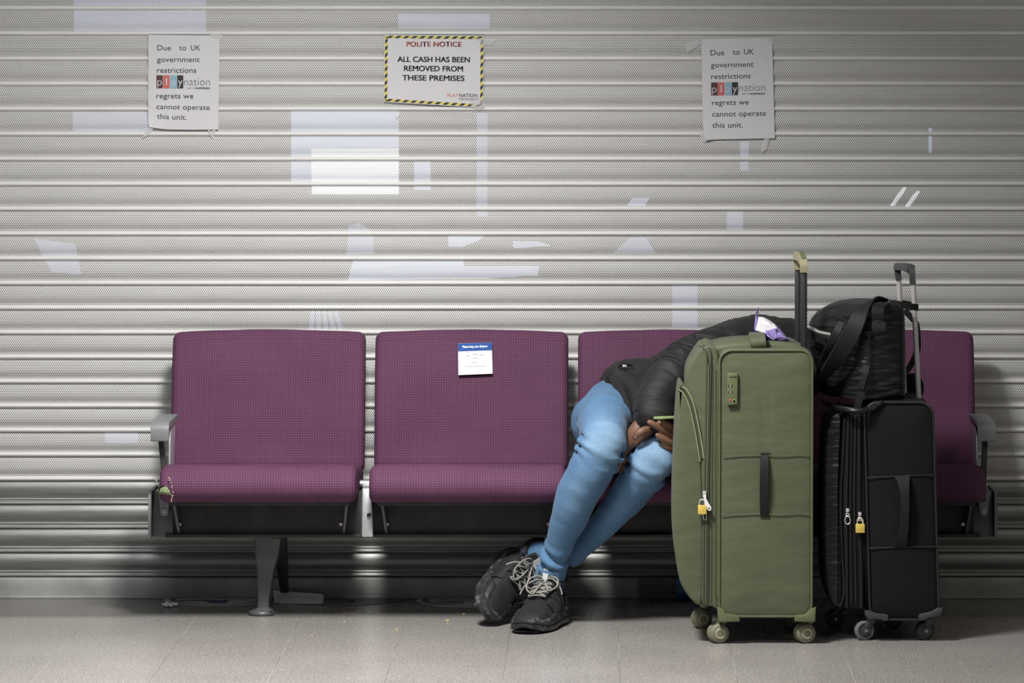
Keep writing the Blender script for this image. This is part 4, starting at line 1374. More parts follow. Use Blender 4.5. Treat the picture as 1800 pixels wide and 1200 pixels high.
Tt = Vector((XA(925, -.80, 1110), -.80, .0028))
shoe(frame(Hh, Tt - Hh, (0, 0, 1)), 'shoe')
shoe(frame(o2, Tv, -Nv), 'shoe')

# --- slim pale green object held in the left fingers
m = MB()
a, b2 = W(1160, 737, -.765), W(1187, 736, -.735)
d = (b2 - a).normalized()
mt = frame((a + b2) / 2, d, (0, .10, 1))
ln = (b2 - a).length
m.box(-ln / 2, ln / 2, -.012, .045, .0005, .0085, .0025, mat=mt)
tag(m.build('phone', 'phone', origin=(a + b2) / 2), 'slim pale green handset seen edge on, held in the fingers beside the green suitcase', 'phone')

# ================================================================== LUGGAGE
def rr_loft(name, mat, parent, x0, x1, z0, z1, r, y0, y1, edge=.012, bulge=.006, shear=0.0, sag=0.0, origin=None, wob=0.0, seed=0):
    """soft-sided slab: rounded outline in x/z, extruded along y with rolled edges and slightly bulging faces"""
    N = 8
    def ring(y, ins):
        out = []
        for x, z in round_rect(x0 + ins, x1 - ins, z0 + ins, z1 - ins, r - ins * .6, N):
            t = (z1 - z) / (z1 - z0)
            zz = z - sag * math.sin(math.pi * max(0, min(1, (x - x0) / (x1 - x0)))) * smooth01((t - .6) / .4)
            out.append(Vector((x + shear * t, y, zz)))
        return out
    st = []
    for k in range(5):
        a = math.radians(90 * k / 4)
        st.append((y0 + edge * (1 - math.sin(a)), edge * (1 - math.cos(a))))
    st = [(y, i) for y, i in reversed([(y0 + edge * (1 - math.cos(math.radians(90 * k / 4))), edge * (1 - math.sin(math.radians(90 * k / 4)))) for k in range(5)])][::-1]
    w = min(x1 - x0, z1 - z0) / 2
    pre = []
    for f in (.92, .7, .45, .25, .1):
        pre.append((y0 - bulge * (1 - f ** 2), w * (1 - f) if f < .999 else edge))
    pre = sorted([p for p in pre if p[1] > edge], key=lambda p: -p[1])
    rings = [ring(y, i) for y, i in pre] + [ring(y, i) for y, i in st]
    ym = [lerp(y0 + edge, y1 - edge, k / 6) for k in range(1, 6)]
    rings += [ring(y, 0) for y in ym]
    rings += [ring(y1 - (y - y0), i) for y, i in reversed(st)]
    if wob:
        for rg in rings:
            for p in rg:
                n = noise.noise(Vector((p.x * 13 + seed, p.y * 13, p.z * 9)))
                p.y += n * wob; p.x += n * wob * .3
    m = MB().loft(rings)
    return m.build(name, mat, parent, angle=60)

def poly_slab(name, mat, parent, px, y0, y1, edge=.02, yref=None, angle=60):
    """slab whose side outline was measured in photo pixels on the plane y = yref"""
    pts = [W(x, y, yref if yref is not None else y0) for x, y in px]
    P = spline([(p.x, p.z) for p in pts], 3, True)
    n = len(P)
    area = sum(P[i].x * P[(i + 1) % n].y - P[(i + 1) % n].x * P[i].y for i in range(n))
    def inset(d):
        out = []
        for i in range(n):
            t = (P[(i + 1) % n] - P[i - 1]).normalized()
            q = Vector((-t.y, t.x)) * (1 if area > 0 else -1)
            out.append(P[i] + q * d)
        return out
    rings = []
    prof = [(y0 + edge * (1 - math.sin(math.radians(a))), edge * (1 - math.cos(math.radians(a)))) for a in (90, 68, 45, 22, 0)]
    for y, d in prof: rings.append([Vector((p.x, y, p.y)) for p in inset(d)])
    for y, d in reversed(prof): rings.append([Vector((p.x, y1 - (y - y0), p.y)) for p in inset(d)])
    mb = MB().loft(rings, False, False)
    for rg in (rings[0], rings[-1]):
        t = bmesh.new()
        t.faces.new([t.verts.new(p) for p in rg])
        bmesh.ops.triangulate(t, faces=t.faces, ngon_method='EAR_CLIP')
        mb._merge(t)
    bmesh.ops.remove_doubles(mb.bm, verts=mb.bm.verts, dist=1e-5)
    bmesh.ops.recalc_face_normals(mb.bm, faces=mb.bm.faces)
    return mb.build(name, mat, parent, angle=angle)

def zip_line(name, mat, parent, px, Y, w=.006, thick=.003, back=None):
    pts = [W(x, y, Y) for x, y in px]
    m = MB().ribbon(spline(pts, 5) if len(pts) > 2 else pts, w, thick, Vector((1, 0, 0)))
    return m.build(name, mat, parent)

def spinner(root, c, mats, turn, size=.0265, name='wheel'):
    """twin castor: fork, two discs and hub rings; c = wheel centre"""
    c = Vector(c)
    ax = Vector((math.sin(turn), -math.cos(turn), 0))
    dr = Vector((math.cos(turn), math.sin(turn), 0))
    m = MB()
    top = c + Vector((0, 0, .041)) + dr * .012
    m.lathe([(.011, 0), (.012, .004), (.012, .018), (.010, .022)], top - Vector((0, 0, .018)), seg=16)
    mt = frame(c + Vector((0, 0, .012)) + dr * .006, dr, (0, 0, 1))
    m.box(-.012, .014, -.006, .006, -.014, .020, .004, mat=mt)
    fk = m.build('castor_fork', mats[2], root)
    m = MB()
    for s in (-1, 1):
        o = c + ax * (s * .0125)
        m.lathe([(.004, -.0095), (size * .80, -.0095), (size * .96, -.006), (size, -.002), (size, .002), (size * .96, .006), (size * .80, .0095), (.004, .0095)], o, ax, 28)
    wh = m.build(name, mats[0], fk)
    m = MB().lathe([(size * .36, .0), (size * .36, .0015), (size * .5, .0022), (size * .55, .001), (size * .55, -.002)], c + ax * .0222, ax, 24)
    m.build('hub_ring', mats[1], fk)
    m = MB().lathe([(.0005, .0016), (size * .36, .0012), (size * .38, -.002)], c + ax * .0222, ax, 20)
    m.build('hub_cap', mats[3], fk)
    return fk

def padlock(px, py, Y, label, wpx=15, hpx=16, tilt=0.0):
    """px,py: top centre of the brass body"""
    c = W(px, py, Y)
    s = 13.0 / F_PX * .93
    w, h = wpx * s, hpx * s
    root = thing('padlock', c - Vector((0, 0, h)), label, 'padlock', 'brass padlocks on the zips')
    m = MB().box(c.x - w / 2, c.x + w / 2, c.y - .005, c.y + .005, c.z - h, c.z, .0012)
    m.build('lock_body', 'brass', root)
    m = MB()
    r = w * .32
    m.tube([(c.x + r * math.cos(a), c.y, c.z + .008 + r * math.sin(a)) for a in [math.pi * k / 12 for k in range(13)]] , .0016, 8)
    m.tube([(c.x - r, c.y, c.z + .008), (c.x - r, c.y, c.z - .002)], .0016, 8)
    m.tube([(c.x + r, c.y, c.z + .008), (c.x + r, c.y, c.z - .002)], .0016, 8)
    m.build('shackle', 'chrome', root)
    return root

# ---------------------------------------------------------------- green case
YF = -1.02
gx0, gx1 = XA(1262, YF), XA(1430, YF)
gz1, gz0 = ZA(613, YF), ZA(1086, YF)
green = thing('suitcase', ((gx0 + gx1) / 2, -.82, 0.0), 'large olive green soft suitcase with a black side strap, standing upright beside the knees', 'suitcase')
rr_loft('body', 'green', green, gx0, gx1, gz0, gz1, .036, YF, -.645, .014, .006, 0, .003, wob=.0022, seed=2)
# raised back of the top, towards the wall
ob = [(1250, 640), (1252, 606), (1262, 600), (1285, 596), (1330, 594), (1375, 596), (1404, 603), (1418, 616), (1420, 650)]
poly_slab('top_panel', 'green', green, ob, -.95, -.66, .012, -.80)
m = MB()
pr = round_rect(gx0 + .004, gx1 - .004, gz0 + .006, gz1 - .004, .034, 8)
m.tube([(x, YF - .001, z - .003 * math.sin(math.pi * (x - gx0) / (gx1 - gx0)) * smooth01((gz1 - z) / (gz1 - gz0) * 2.5 - 1.5)) for x, z in pr], .0032, 8, closed=True)
m.build('piping', 'green_trim', green)
# gusset, front compartment and front pocket
poly_slab('gusset', 'green', green, [(1262, 622), (1250, 608), (1240, 608), (1236, 620), (1234, 700), (1234, 950), (1233, 1050), (1238, 1062), (1252, 1064), (1264, 1056), (1266, 900), (1266, 700)], -1.012, -.69, .005, -1.0)
poly_slab('front_compartment', 'green', green, [(1248, 613), (1238, 609), (1231, 611), (1219, 628), (1210, 645), (1206, 668), (1206, 760), (1206, 900), (1207, 985), (1215, 1035), (1226, 1061), (1244, 1062), (1250, 980), (1250, 800), (1250, 640)], -1.006, -.715, .008, -1.0)
pk = poly_slab('front_pocket', 'green', green, [(1194, 676), (1189, 720), (1186, 780), (1183, 860), (1183, 925), (1187, 975), (1195, 1020), (1209, 1045), (1224, 1060), (1234, 1056), (1236, 1000), (1236, 900), (1233, 820), (1226, 760), (1216, 715), (1206, 688)], -1.0115, -.720, .009, -.99)
# zips
for pts in ([(1230, 608, -.99), (1237, 612, -1.008), (1242, 622, -1.014), (1243, 645, YF + .006), (1241, 760, YF + .006), (1238, 900, YF + .006), (1237, 1060, YF + .006)],
            [(1237, 606.5, -.99), (1244, 610, -1.008), (1249, 619, -1.014), (1249.5, 645, YF + .006), (1247, 760, YF + .006), (1245, 900, YF + .006), (1244, 1061, YF + .006)]):
    m = MB().tube(spline([W(*p) for p in pts], 6), .0027, 8)
    m.build('zip', 'green_zip', green)
for pts in ([(1253, 640), (1252, 760), (1251, 900), (1250, 1058)], [(1258, 650), (1258, 760), (1258, 900), (1258, 1050)]):
    zip_line('zip', 'green_zip', green, pts, YF + .0068, .0020, .002)
for pts in ([(1246, 640), (1244, 760), (1241.5, 900), (1240.5, 1060)], [(1262, 640), (1261, 700), (1261, 900), (1261, 1050)]):
    m = MB().tube(spline([W(x, y, YF + .004) for x, y in pts], 5), .0024, 8)
    m.build('zip_piping', 'green_trim', green)
zp = [(1196, 678), (1205, 686), (1215, 707), (1223, 740), (1229, 772), (1234, 805)]
zip_line('pocket_zip', 'green_zip', pk, zp, -1.0125, .0075, .004)
m = MB().tube(spline([W(x + 3.5, y + 1, -1.0135) for x, y in zp], 5), .0022, 8)
m.build('zip_piping', 'green_light', pk)
m = MB().tube(spline([W(x - 3.5, y + 6, -1.0125) for x, y in zp], 5), .0018, 8)
m.build('zip_piping', 'green_light', pk)
# seams and side handle strap
for y0, y1, x0, x1 in ((801, 800, 1270, 1422), (904, 903, 1268, 1422)):
    m = MB().tube([W(lerp(x0, x1, k / 12), lerp(y0, y1, k / 12) + .8 * math.sin(k), YF - .0055 - .0035 * math.sin(math.pi * k / 12)) for k in range(13)], .0013, 6)
    m.build('seam', 'green', green)
m = MB()
m.ribbon([W(1344, 800, YF - .008), W(1344, 806, YF - .014), W(1343.5, 830, YF - .022), W(1343, 865, YF - .022), W(1343, 895, YF - .014), W(1343.5, 905, YF - .008)], [.0225] * 2 + [.0235] * 2 + [.0225] * 2, .004, Vector((1, 0, 0)))
m.build('side_handle', 'strap', green)['label'] = 'black webbing side handle'
for x, y in ((1345, 796.5), (1345, 908.5)):
    m = MB().box(-.0135, .0135, -.001, .001, -.0012, .0012, .0004, mat=Matrix.Translation(W(x, y, YF - .0085)))
    m.build('bar_tack', 'strap', green)
# combination lock
lx0, lx1, lz1, lz0 = XA(1278, YF, 680), XA(1297, YF, 680), ZA(655, YF), ZA(711, YF)
m = MB().box(lx0, lx1, YF - .016, YF + .004, lz0, lz1, .003, 3)
lk = m.build('combination_lock', 'green_plastic', green)
yl = YF - .0165
m = MB().box(lx0 + .005, lx1 - .004, yl - .0015, yl + .002, lz1 - .010, lz1 - .006, .0008); m.build('release_slider', 'green_trim', lk)
for y in (678, 689):
    c = W(1284, y, yl)
    m = MB().box(c.x - .0058, c.x + .0058, yl - .0005, yl + .002, c.z - .0022, c.z + .0022, .0008)
    wn = m.build('dial_window', 'black_plastic', lk)
    m = MB().box(c.x - .0012, c.x + .0016, yl - .001, yl + .001, c.z - .0020, c.z + .0012, .0004); m.build('dial_digit', 'white_metal', lk)
for y in (681, 692, 703):
    c = W(1296, y, yl)
    m = MB().box(c.x - .001, c.x + .0028, YF - .012, YF - .004, c.z - .003, c.z + .003, .001); m.build('dial_wheel', 'green_trim', lk)
c = W(1284, 702.5, yl); m = MB().box(-.0026, .0026, -.0006, .0006, -.0026, .0026, .0003, mat=Matrix.Translation(c) @ Matrix.Rotation(math.radians(45), 4, 'Y')); m.build('red_emblem', 'red_dot', lk)
c = W(1290.5, 705, yl)
m = MB().lathe([(.0034, -.0012), (.0052, -.0010), (.0055, .001)], c, (0, 1, 0), 16); m.build('keyhole_ring', 'green_light', lk)
m = MB().lathe([(.0003, -.0013), (.0034, -.0013)], c, (0, 1, 0), 12); m.build('keyhole', 'black_plastic', lk)
# maker's plate on the pocket edge (tiny metal letters seen from the side)
m = MB().box(-.0012, .0012, -.010, .010, -.012, .012, .0004, mat=Matrix.Translation(W(1190, 748, -.985)))
m.build('name_plate', 'chrome', pk)
# top carry handle
m = MB()
pts = [(1334, 612, -.975), (1333, 604, -.985), (1332, 595, -.975), (1331, 590, -.945), (1330, 588, -.89), (1330, 588, -.82), (1330, 589, -.76), (1330, 594, -.72), (1331, 604, -.705)]
m.ribbon(spline([W(*p) for p in pts], 5), .044, .013, Vector((1, 0, 0)))
m.build('top_handle', 'green', green)
# corner guards and wheels
for xa, xb, s in ((1262, 1300, 1), (1397, 1433, -1)):
    for yy, yb2 in ((YF - .010, YF + .055), (-.70, -.640)):
        X0, X1 = XA(xa, YF, 1080), XA(xb, YF, 1080)
        zt_, zb_ = ZA(1068, YF), ZA(1093, YF)
        if s == 1: P = [(X0 - .002, zt_ + .002), (X0 + .010, zt_), (X0 + .022, ZA(1078, YF)), (X1, ZA(1081, YF)), (X1 + .001, zb_ + .003), (X1 - .003, zb_ + .002), (X0 + .004, zb_), (X0, zb_ + .004)]
        else: P = [(X1 + .002, zt_ + .002), (X1 - .010, zt_), (X1 - .022, ZA(1078, YF)), (X0, ZA(1081, YF)), (X0 - .001, zb_ + .003), (X0 + .003, zb_ + .002), (X1 - .004, zb_), (X1, zb_ + .004)]
        m = MB().prism(P, yy, yb2, .004)
        m.build('corner_guard', 'green_plastic', green)
WM = ('wheel_green', 'beige', 'green_plastic', 'wheel_green')
wz = .0275
f1 = FL(1262, 1129)
for px, Y, turn in ((1262, -.985, .30), (1414, -.985, .30), (1233, -.672, .25), (1392, -.672, .5)):
    spinner(green, (XA(px, Y, 1115), Y, wz), WM, turn, .0272)
# pull-out handle
yn, yfar = -.90, -.72
for Y, pa, pb, w in ((yn, 1413, 1413, .0105), (yfar, 1402.5, 1403.5, .0105)):
    m = MB()
    zt_ = ZA(474, Y)
    m.box(XA(pa, Y, 540) - w / 1.2, XA(pa, Y, 540) + w / 1.2, Y - .009, Y + .009, gz1 - .25, zt_, .004)
    tb = m.build('handle_tube', 'black_plastic', green)
    m = MB().box(XA(pa, Y, 540) - .0012, XA(pa, Y, 540) + .0012, Y - .0098, Y - .008, gz1, zt_ - .02, .0003)
    m.build('tube_groove', 'grey_plastic', tb)
pts = [W(1413, 478, yn), W(1413, 466, yn), W(1410, 455, yn + .012), W(1407, 450.5, yn + .04), W(1403, 449, -.81), W(1401.5, 449.5, yfar - .03), W(1401, 453, yfar - .008), W(1402, 462, yfar), W(1403, 474, yfar)]
m = MB().ribbon(spline(pts, 5), .021, .024, Vector((1, 0, 0)))
g = m.build('handle_grip', 'gold', green); g['label'] = 'olive gold handle grip'
m = MB().ribbon(spline([p + Vector((.004, 0, .0115)) for p in [W(1411, 462, yn - .004), W(1409, 455, yn + .006), W(1406, 450.5, yn + .04), W(1402, 449, -.81), W(1401, 449.5, yfar - .03)]], 5), .014, .004, Vector((1, 0, 0)))
m.build('grip_inlay', 'green_plastic', g)
# zip pulls
m = MB()
P = [(1239, 868), (1236.5, 872), (1238.5, 885), (1242, 893), (1246, 897.5), (1250, 896), (1250, 891), (1245, 883), (1241, 875), (1240.5, 870)]
c0 = [W(x, y, YF - .010) for x, y in P]
m.loft([[p + Vector((0, d, 0)) for p in c0] for d in (-.0015, .0015)])
zpull = m.build('zip_pull', 'white_metal', green); zpull['label'] = 'white zip pull'
m = MB().box(-.0024, .0024, -.002, .002, -.0018, .0018, .0004, mat=Matrix.Translation(W(1246.3, 893, YF - .0102))); m.build('pull_slot', 'black_plastic', zpull)
m = MB().box(-.005, .005, -.006, .004, -.008, .008, .002, mat=Matrix.Translation(W(1238.5, 868, YF + .001))); m.build('zip_slider', 'chrome', green)
m = MB().tube([W(x, y, YF - .004) for x, y in ((1235, 903), (1237.5, 913), (1241.5, 914), (1242, 904))], .0011, 6); m.build('zip_pull', 'chrome', green)
padlock(1234.5, 887.5, YF - .008, 'brass padlock on the white zip pull of the green suitcase', 15.3, 15.8)

# ---------------------------------------------------------------- black case
YB = -.965
bx0, bx1 = XA(1517, YB, 720), XA(1642, YB, 720)
bz1, bz0 = ZA(705, YB), ZA(1091, YB)
black = thing('suitcase', ((bx0 + bx1) / 2, -.78, 0.0), 'black soft suitcase standing at the right, carrying a black bag on top', 'suitcase')
SHR = .019
rr_loft('body', 'black_cloth', black, bx0, bx1, bz0, bz1, .040, YB, -.645, .014, .007, SHR, 0, wob=.002, seed=9)
m = MB()
pr = round_rect(bx0 + .003, bx1 - .003, bz0 + .004, bz1 - .003, .038, 8)
m.tube([(x + SHR * (bz1 - z) / (bz1 - bz0), YB - .001, z) for x, z in pr], .0034, 8, closed=True)
m.build('piping', 'black_plastic', black)
poly_slab('gusset', 'black_cloth', black, [(1520, 735), (1510, 725), (1490, 722), (1484, 735), (1480, 800), (1478, 900), (1481, 1000), (1480, 1060), (1486, 1070), (1515, 1074), (1528, 1060), (1526, 900), (1522, 800)], YB + .012, -.66, .012, YB)
poly_slab('front_compartment', 'black_nylon', black, [(1486, 728), (1470, 726), (1456, 740), (1448, 790), (1446, 900), (1447, 1000), (1455, 1050), (1468, 1068), (1482, 1068), (1484, 1000), (1482, 860)], YB + .020, -.68, .014, YB)
for pts, w in (([(1491, 730), (1489, 800), (1487, 900), (1488, 1000), (1488, 1068)], .007), ([(1510, 733), (1510, 800), (1510, 900), (1513, 1000), (1514, 1068)], .007)):
    zip_line('zip', 'strap', black, pts, YB + .009, w, .005)
for pts in ([(1485, 735), (1482, 800), (1478, 880), (1481, 980), (1484, 1040), (1476, 1066)], [(1497, 728), (1496, 800), (1495, 900), (1497, 1060)], [(1504, 730), (1503, 800), (1502, 900), (1505, 1060)]):
    m = MB().tube(spline([W(x, y, YB + .010) for x, y in pts], 5), .0022, 8)
    m.build('zip_piping', 'black_plastic', black)
for y0, y1, x0, x1 in ((839, 834, 1524, 1643), (963, 960, 1527, 1649)):
    m = MB().tube([W(lerp(x0, x1, k / 10), lerp(y0, y1, k / 10), YB - .0055 - .004 * math.sin(math.pi * k / 10)) for k in range(11)], .0014, 6)
    m.build('seam', 'black_plastic', black)
m = MB()                                            # moulded side handle
m.ribbon([W(1586, 837, YB - .006), W(1588, 846, YB - .016), W(1590, 865, YB - .026), W(1591, 895, YB - .028), W(1589, 930, YB - .026), W(1585, 950, YB - .016), W(1582, 960, YB - .007)], [.046, .034, .026, .024, .025, .030, .036], .010, Vector((1, 0, 0)))
m.build('side_handle', 'strap', black)
for xa, xb, s in ((1520, 1562, 1), (1614, 1656, -1)):
    for yy, yb2 in ((YB - .010, YB + .05), (-.70, -.640)):
        X0, X1 = XA(xa, YB, 1080), XA(xb, YB, 1080)
        h = lambda p: ZA(p, YB)
        if s == 1: P = [(X0, h(1073)), (X0 + .014, h(1073)), (X0 + .030, h(1077)), (X1 - .004, h(1079)), (X1, h(1083)), (X1 - .001, h(1090)), (X1 - .012, h(1091)), (X0 + .030, h(1086)), (X0 + .010, h(1088)), (X0, h(1080))]
        else: P = [(X1, h(1067)), (X1 - .014, h(1068)), (X1 - .030, h(1074)), (X0 + .004, h(1078)), (X0, h(1083)), (X0 + .003, h(1089)), (X0 + .014, h(1089)), (X1 - .030, h(1084)), (X1 - .010, h(1082)), (X1, h(1076))]
        m = MB().prism(P, yy, yb2, .003)
        m.build('corner_guard', 'grey_plastic', black)
def castor(root, c, off, light):
    """single black castor on a swept fork"""
    c = Vector(c); r = .0265
    ax = Vector((.25, -.97, 0)).normalized()
    m = MB()
    top = Vector((c.x + off, c.y, .062))
    m.tube([top + Vector((0, 0, .016)), top, top - Vector((off * .2, 0, .008)), c + Vector((off * .45, 0, .018)), c + Vector((off * .12, 0, .002)), c], [.015, .015, .014, .012, .011, .009], 12)
    m.lathe([(.011, -.016), (.011, .016)], c, ax, 14)
    fk = m.build('castor_fork', 'grey_plastic', root)
    m = MB()
    m.lathe([(.009, -.009), (r * .78, -.009), (r * .8, -.011), (r * .97, -.009), (r, -.004), (r, .004), (r * .97, .009), (r * .8, .011), (r * .78, .009), (.009, .009)], c, ax, 28)
    m.build('wheel', 'grey_rubber' if light else 'black_plastic', fk)
    m = MB().lathe([(.009, .0095), (r * .74, .0098), (r * .76, .0085)], c, ax, 24); m.build('wheel_web', 'grey_plastic', fk)
    m = MB().lathe([(.0003, .019), (.004, .019), (.0046, .016)], c, ax, 12); m.build('bolt', 'bolt', fk)
for px, Y, off, li in ((1519, -.93, .022, True), (1625, -.93, .016, False), (1466, -.675, .02, False), (1570, -.675, -.018, False)):
    castor(black, (XA(px, Y, 1110), Y, .027), off, li)
for Y, pt, pb in ((-.83, (1605, 494), (1615.5, 712)), (-.66, (1580, 490), (1590.5, 708))):
    a, b2 = W(*pt, Y), W(*pb, Y)
    b3 = b2 + (b2 - a).normalized() * .10
    m = MB().tube([b3, a], .0072, 12)
    m.build('handle_tube', 'chrome', black)
pts = [W(1604.5, 499, -.83), W(1603.5, 486, -.83), W(1602.5, 475, -.826), W(1597, 470.5, -.80), W(1588, 468.5, -.73), W(1580, 468.5, -.675), W(1577.5, 473, -.662), W(1578.5, 483, -.66), W(1580, 492, -.66)]
m = MB().ribbon(spline(pts, 5), [.017] * 11 + [.022] * 19 + [.017] * 11, .020, Vector((1, 0, 0)))
m.build('handle_grip', 'grey_plastic', black)['label'] = 'dark grey plastic handle grip'
def pull(px, py, Y, h):
    m = MB().box(-.0045, .0045, -.003, .004, -.006, .004, .0015, mat=Matrix.Translation(W(px, py, Y)))
    z = m.build('zip_slider', 'chrome', black)
    m = MB()
    m.tube([W(px + 3.2 * math.cos(a), py + 6 + 3 - 3 * math.sin(a), Y - .005) for a in [k * math.tau / 14 for k in range(14)]], .0011, 6, closed=True)
    m.tube([W(px + 4.6 * math.sin(a) * (1 - .15 * math.cos(a)), py + 10 + h / 2 - h / 2 * math.cos(a), Y - .006) for a in [k * math.tau / 20 for k in range(20)]], .0013, 6, closed=True)
    m.build('zip_pull', 'chrome', z)
pull(1490, 896, YB + .003, 15); pull(1511.5, 902.5, YB + .003, 11)
padlock(1512, 920.5, YB - .006, 'brass padlock on the zip of the black suitcase', 16, 15.5)

# ---------------------------------------------------------------- black bag on the black case
zb0 = bz1 + .0035
bag = thing('travel_bag', (XA(1520, -.76, 700), -.78, zb0), 'black nylon bag with wide straps resting on top of the black suitcase', 'bag')
YC = -.96
def bag_ring(y, xl, xr, xc):
    """corner-on outline: left point, near corner, right side"""
    z = max(ZA(y, -.80), zb0)
    Xl, Xr, Xc = XA(xl, -.80, y), XA(xr, -.80, y), XA(xc, -.94, y)
    ctrl = [(Xl, -.80), (lerp(Xl, Xc, .5), -.895), (Xc - .012, -.945), (Xc + .02, -.945), (lerp(Xc, Xr, .6), -.93), (Xr - .004, -.90), (Xr, -.80), (Xr - .006, -.70), (Xr - .03, -.66), (lerp(Xl, Xr, .5), -.645), (Xl + .03, -.67), (Xl + .002, -.73)]
    return [Vector((p.x, p.y, z)) for p in spline(ctrl, 3, True)]
rings = [bag_ring(*a) for a in ((712, 1470, 1575, 1520), (706, 1452, 1586, 1518), (694, 1446, 1589, 1519), (675, 1441, 1589, 1521), (655, 1438, 1589, 1523), (630, 1435, 1589, 1526), (605, 1424, 1589, 1528), (580, 1422, 1589, 1530), (560, 1430, 1589, 1531), (548, 1442, 1588, 1531), (539, 1455, 1586, 1530), (532, 1470, 1582, 1530), (528, 1488, 1572, 1530))]
for k, rg in enumerate(rings):
    z_ = rg[0].z
    for p in rg:
        n = noise.noise(Vector((p.x * 10, p.y * 10, p.z * 34)))
        n2 = noise.noise(Vector((p.x * 26, p.y * 26, p.z * 60 + 3)))
        p.y += .009 * n + .004 * n2; p.x += .004 * n
        if 0 < k < 12: p.z += .003 * n2
for p in rings[-1]: p.z -= .006 * abs(noise.noise(p * 20))
m = MB().loft(rings)
bgm = m.build('body', 'black_nylon', bag, angle=70)
sm = bgm.modifiers.new('soft', 'SUBSURF'); sm.levels = 2; sm.render_levels = 2
lowz = ZA(722, YC)
m = MB()                                            # drooping piped front edge of the base
m.tube(spline([W(x, y, Y) for x, y, Y in ((1446, 706, -.86), (1458, 712, -.915), (1474, 717, -.955), (1494, 720.5, -.985), (1513, 722, -.990), (1530, 718.5, -.978), (1548, 709, -.966), (1562, 705, -.95))], 5), [.004] * 4 + [.0085] * 28 + [.004] * 4, 10)
m.build('base_edge', 'black_nylon', bag)
def strapline(name, pts, w, th, side, mat='strap', par=None):
    m = MB().ribbon(spline([W(x, y, Y) for x, y, Y in pts], 5), w, th, Vector(side))
    return m.build(name, mat, par or bag)
strapline('shoulder_strap', [(1548, 533, -.80), (1530, 529, -.90), (1516, 545, -.955), (1502, 575, -.972), (1482, 612, -.962), (1460, 645, -.935), (1440, 668, -.89)], .048, .007, (1, -.2, .55))
strapline('shoulder_strap', [(1480, 566, -.950), (1470, 585, -.958), (1458, 608, -.948), (1448, 632, -.925), (1442, 650, -.91)], .022, .004, (1, -.2, .5))
strapline('shoulder_strap', [(1560, 533, -.86), (1548, 535, -.955), (1543, 545, -.985), (1544, 560, -.985), (1546, 575, -.975)], .034, .006, (1, 0, -.1))
sb = strapline('buckle_loop', [(1546, 560, -.975), (1545, 572, -.992), (1546, 582, -.994), (1549, 588, -.985)], .038, .006, (1, 0, -.15))
m = MB().ribbon(spline([W(1545 + 9 * math.cos(a), 575 + 11 * math.sin(a), -.985) for a in [k * math.tau / 10 for k in range(10)]], 3, True) , .012, .004, Vector((0, 1, 0))); m.build('buckle', 'black_plastic', sb)
fs = strapline('front_strap', [(1523, 642, -.952), (1520, 660, -.964), (1515, 685, -.970), (1510, 705, -.972), (1506, 719, -.972)], .019, .004, (1, 0, .2))
strapline('gloss_patch', [(1520, 656, -.968), (1517, 668, -.972), (1513, 684, -.975)], .0175, .003, (1, 0, .2), 'black_gloss', fs)
m = MB().tube(spline([W(x, y, Y) for x, y, Y in ((1531, 545, -.955), (1530, 585, -.957), (1526, 640, -.955))], 4), .0014, 6); m.build('corner_seam', 'black_plastic', bag)
strapline('front_zip', [(1419, 573, -.845), (1428, 577, -.868), (1440, 583, -.895), (1460, 587, -.918)], .006, .004, (0, -.3, 1), 'chrome')
strapline('zip_flap', [(1418, 583, -.842), (1432, 592, -.872), (1452, 600, -.905)], .024, .003, (0, -.3, 1), 'strap')
# strap round the trolley tubes, hanging strap, side pouch
hs = [(1566, 533, -.86), (1578, 534, -.872), (1598, 538, -.866), (1611, 540, -.850), (1613, 540, -.80), (1607, 537, -.70), (1592, 534, -.635), (1578, 533, -.66)]
strapline('trolley_band', hs, .018, .004, (0, 0, 1))
m = MB().box(-.006, .006, -.003, .003, -.003, .003, .001, mat=Matrix.Translation(W(1570, 535, -.872))); m.build('strap_clip', 'chrome', bag)
strapline('hanging_strap', [(1590, 545, -.60), (1600, 556, -.60), (1610, 568, -.60), (1613, 590, -.60), (1613, 612, -.60), (1606, 632, -.605), (1597, 648, -.62), (1590, 658, -.64)], .017, .004, (1, 0, .25))
m = MB().ball(W(1603, 682, -.612), (.034, .016, .042), 18)
m.build('side_pouch', 'black_cloth', bag)

# ---------------------------------------------------------------- packet on the green case
pz = ZA(600, -.86)
pkt = thing('packet', W(1355, 602, -.86), 'small crinkled violet and white plastic packet lying on top of the green suitcase', 'packet')
def film(name, mat, pts, parent=None, th=.0008):
    m = MB(); P = [Vector(p) for p in pts]
    m.loft([[p + Vector((0, d, 0)) for p in P] for d in (0, th)])
    return m.build(name, mat, parent or pkt)
OUT = [(1327, 580), (1333, 556), (1342, 557), (1352, 562), (1362, 569), (1371, 578), (1379, 588), (1383, 593), (1388, 595), (1384, 599), (1374, 601), (1360, 602.5), (1350, 601), (1343, 594), (1335, 587)]
rings = []
cx_, cy_ = 1357, 585
for Y, k in ((-.805, .25), (-.812, .7), (-.830, .95), (-.850, 1.0), (-.872, .97), (-.888, .78), (-.896, .4)):
    rg = []
    for x, y in OUT:
        yy = lerp(cy_ + 4, y, k); 
        rg.append(W(lerp(cx_, x, k), yy, Y) + Vector((0, .004 * noise.noise(Vector((x * .2, y * .2, Y * 60))), 0)))
    rings.append(rg)
m = MB().loft(rings)
pbody = m.build('pouch', ['white_film', 'navy_film', 'violet'], pkt, angle=25)
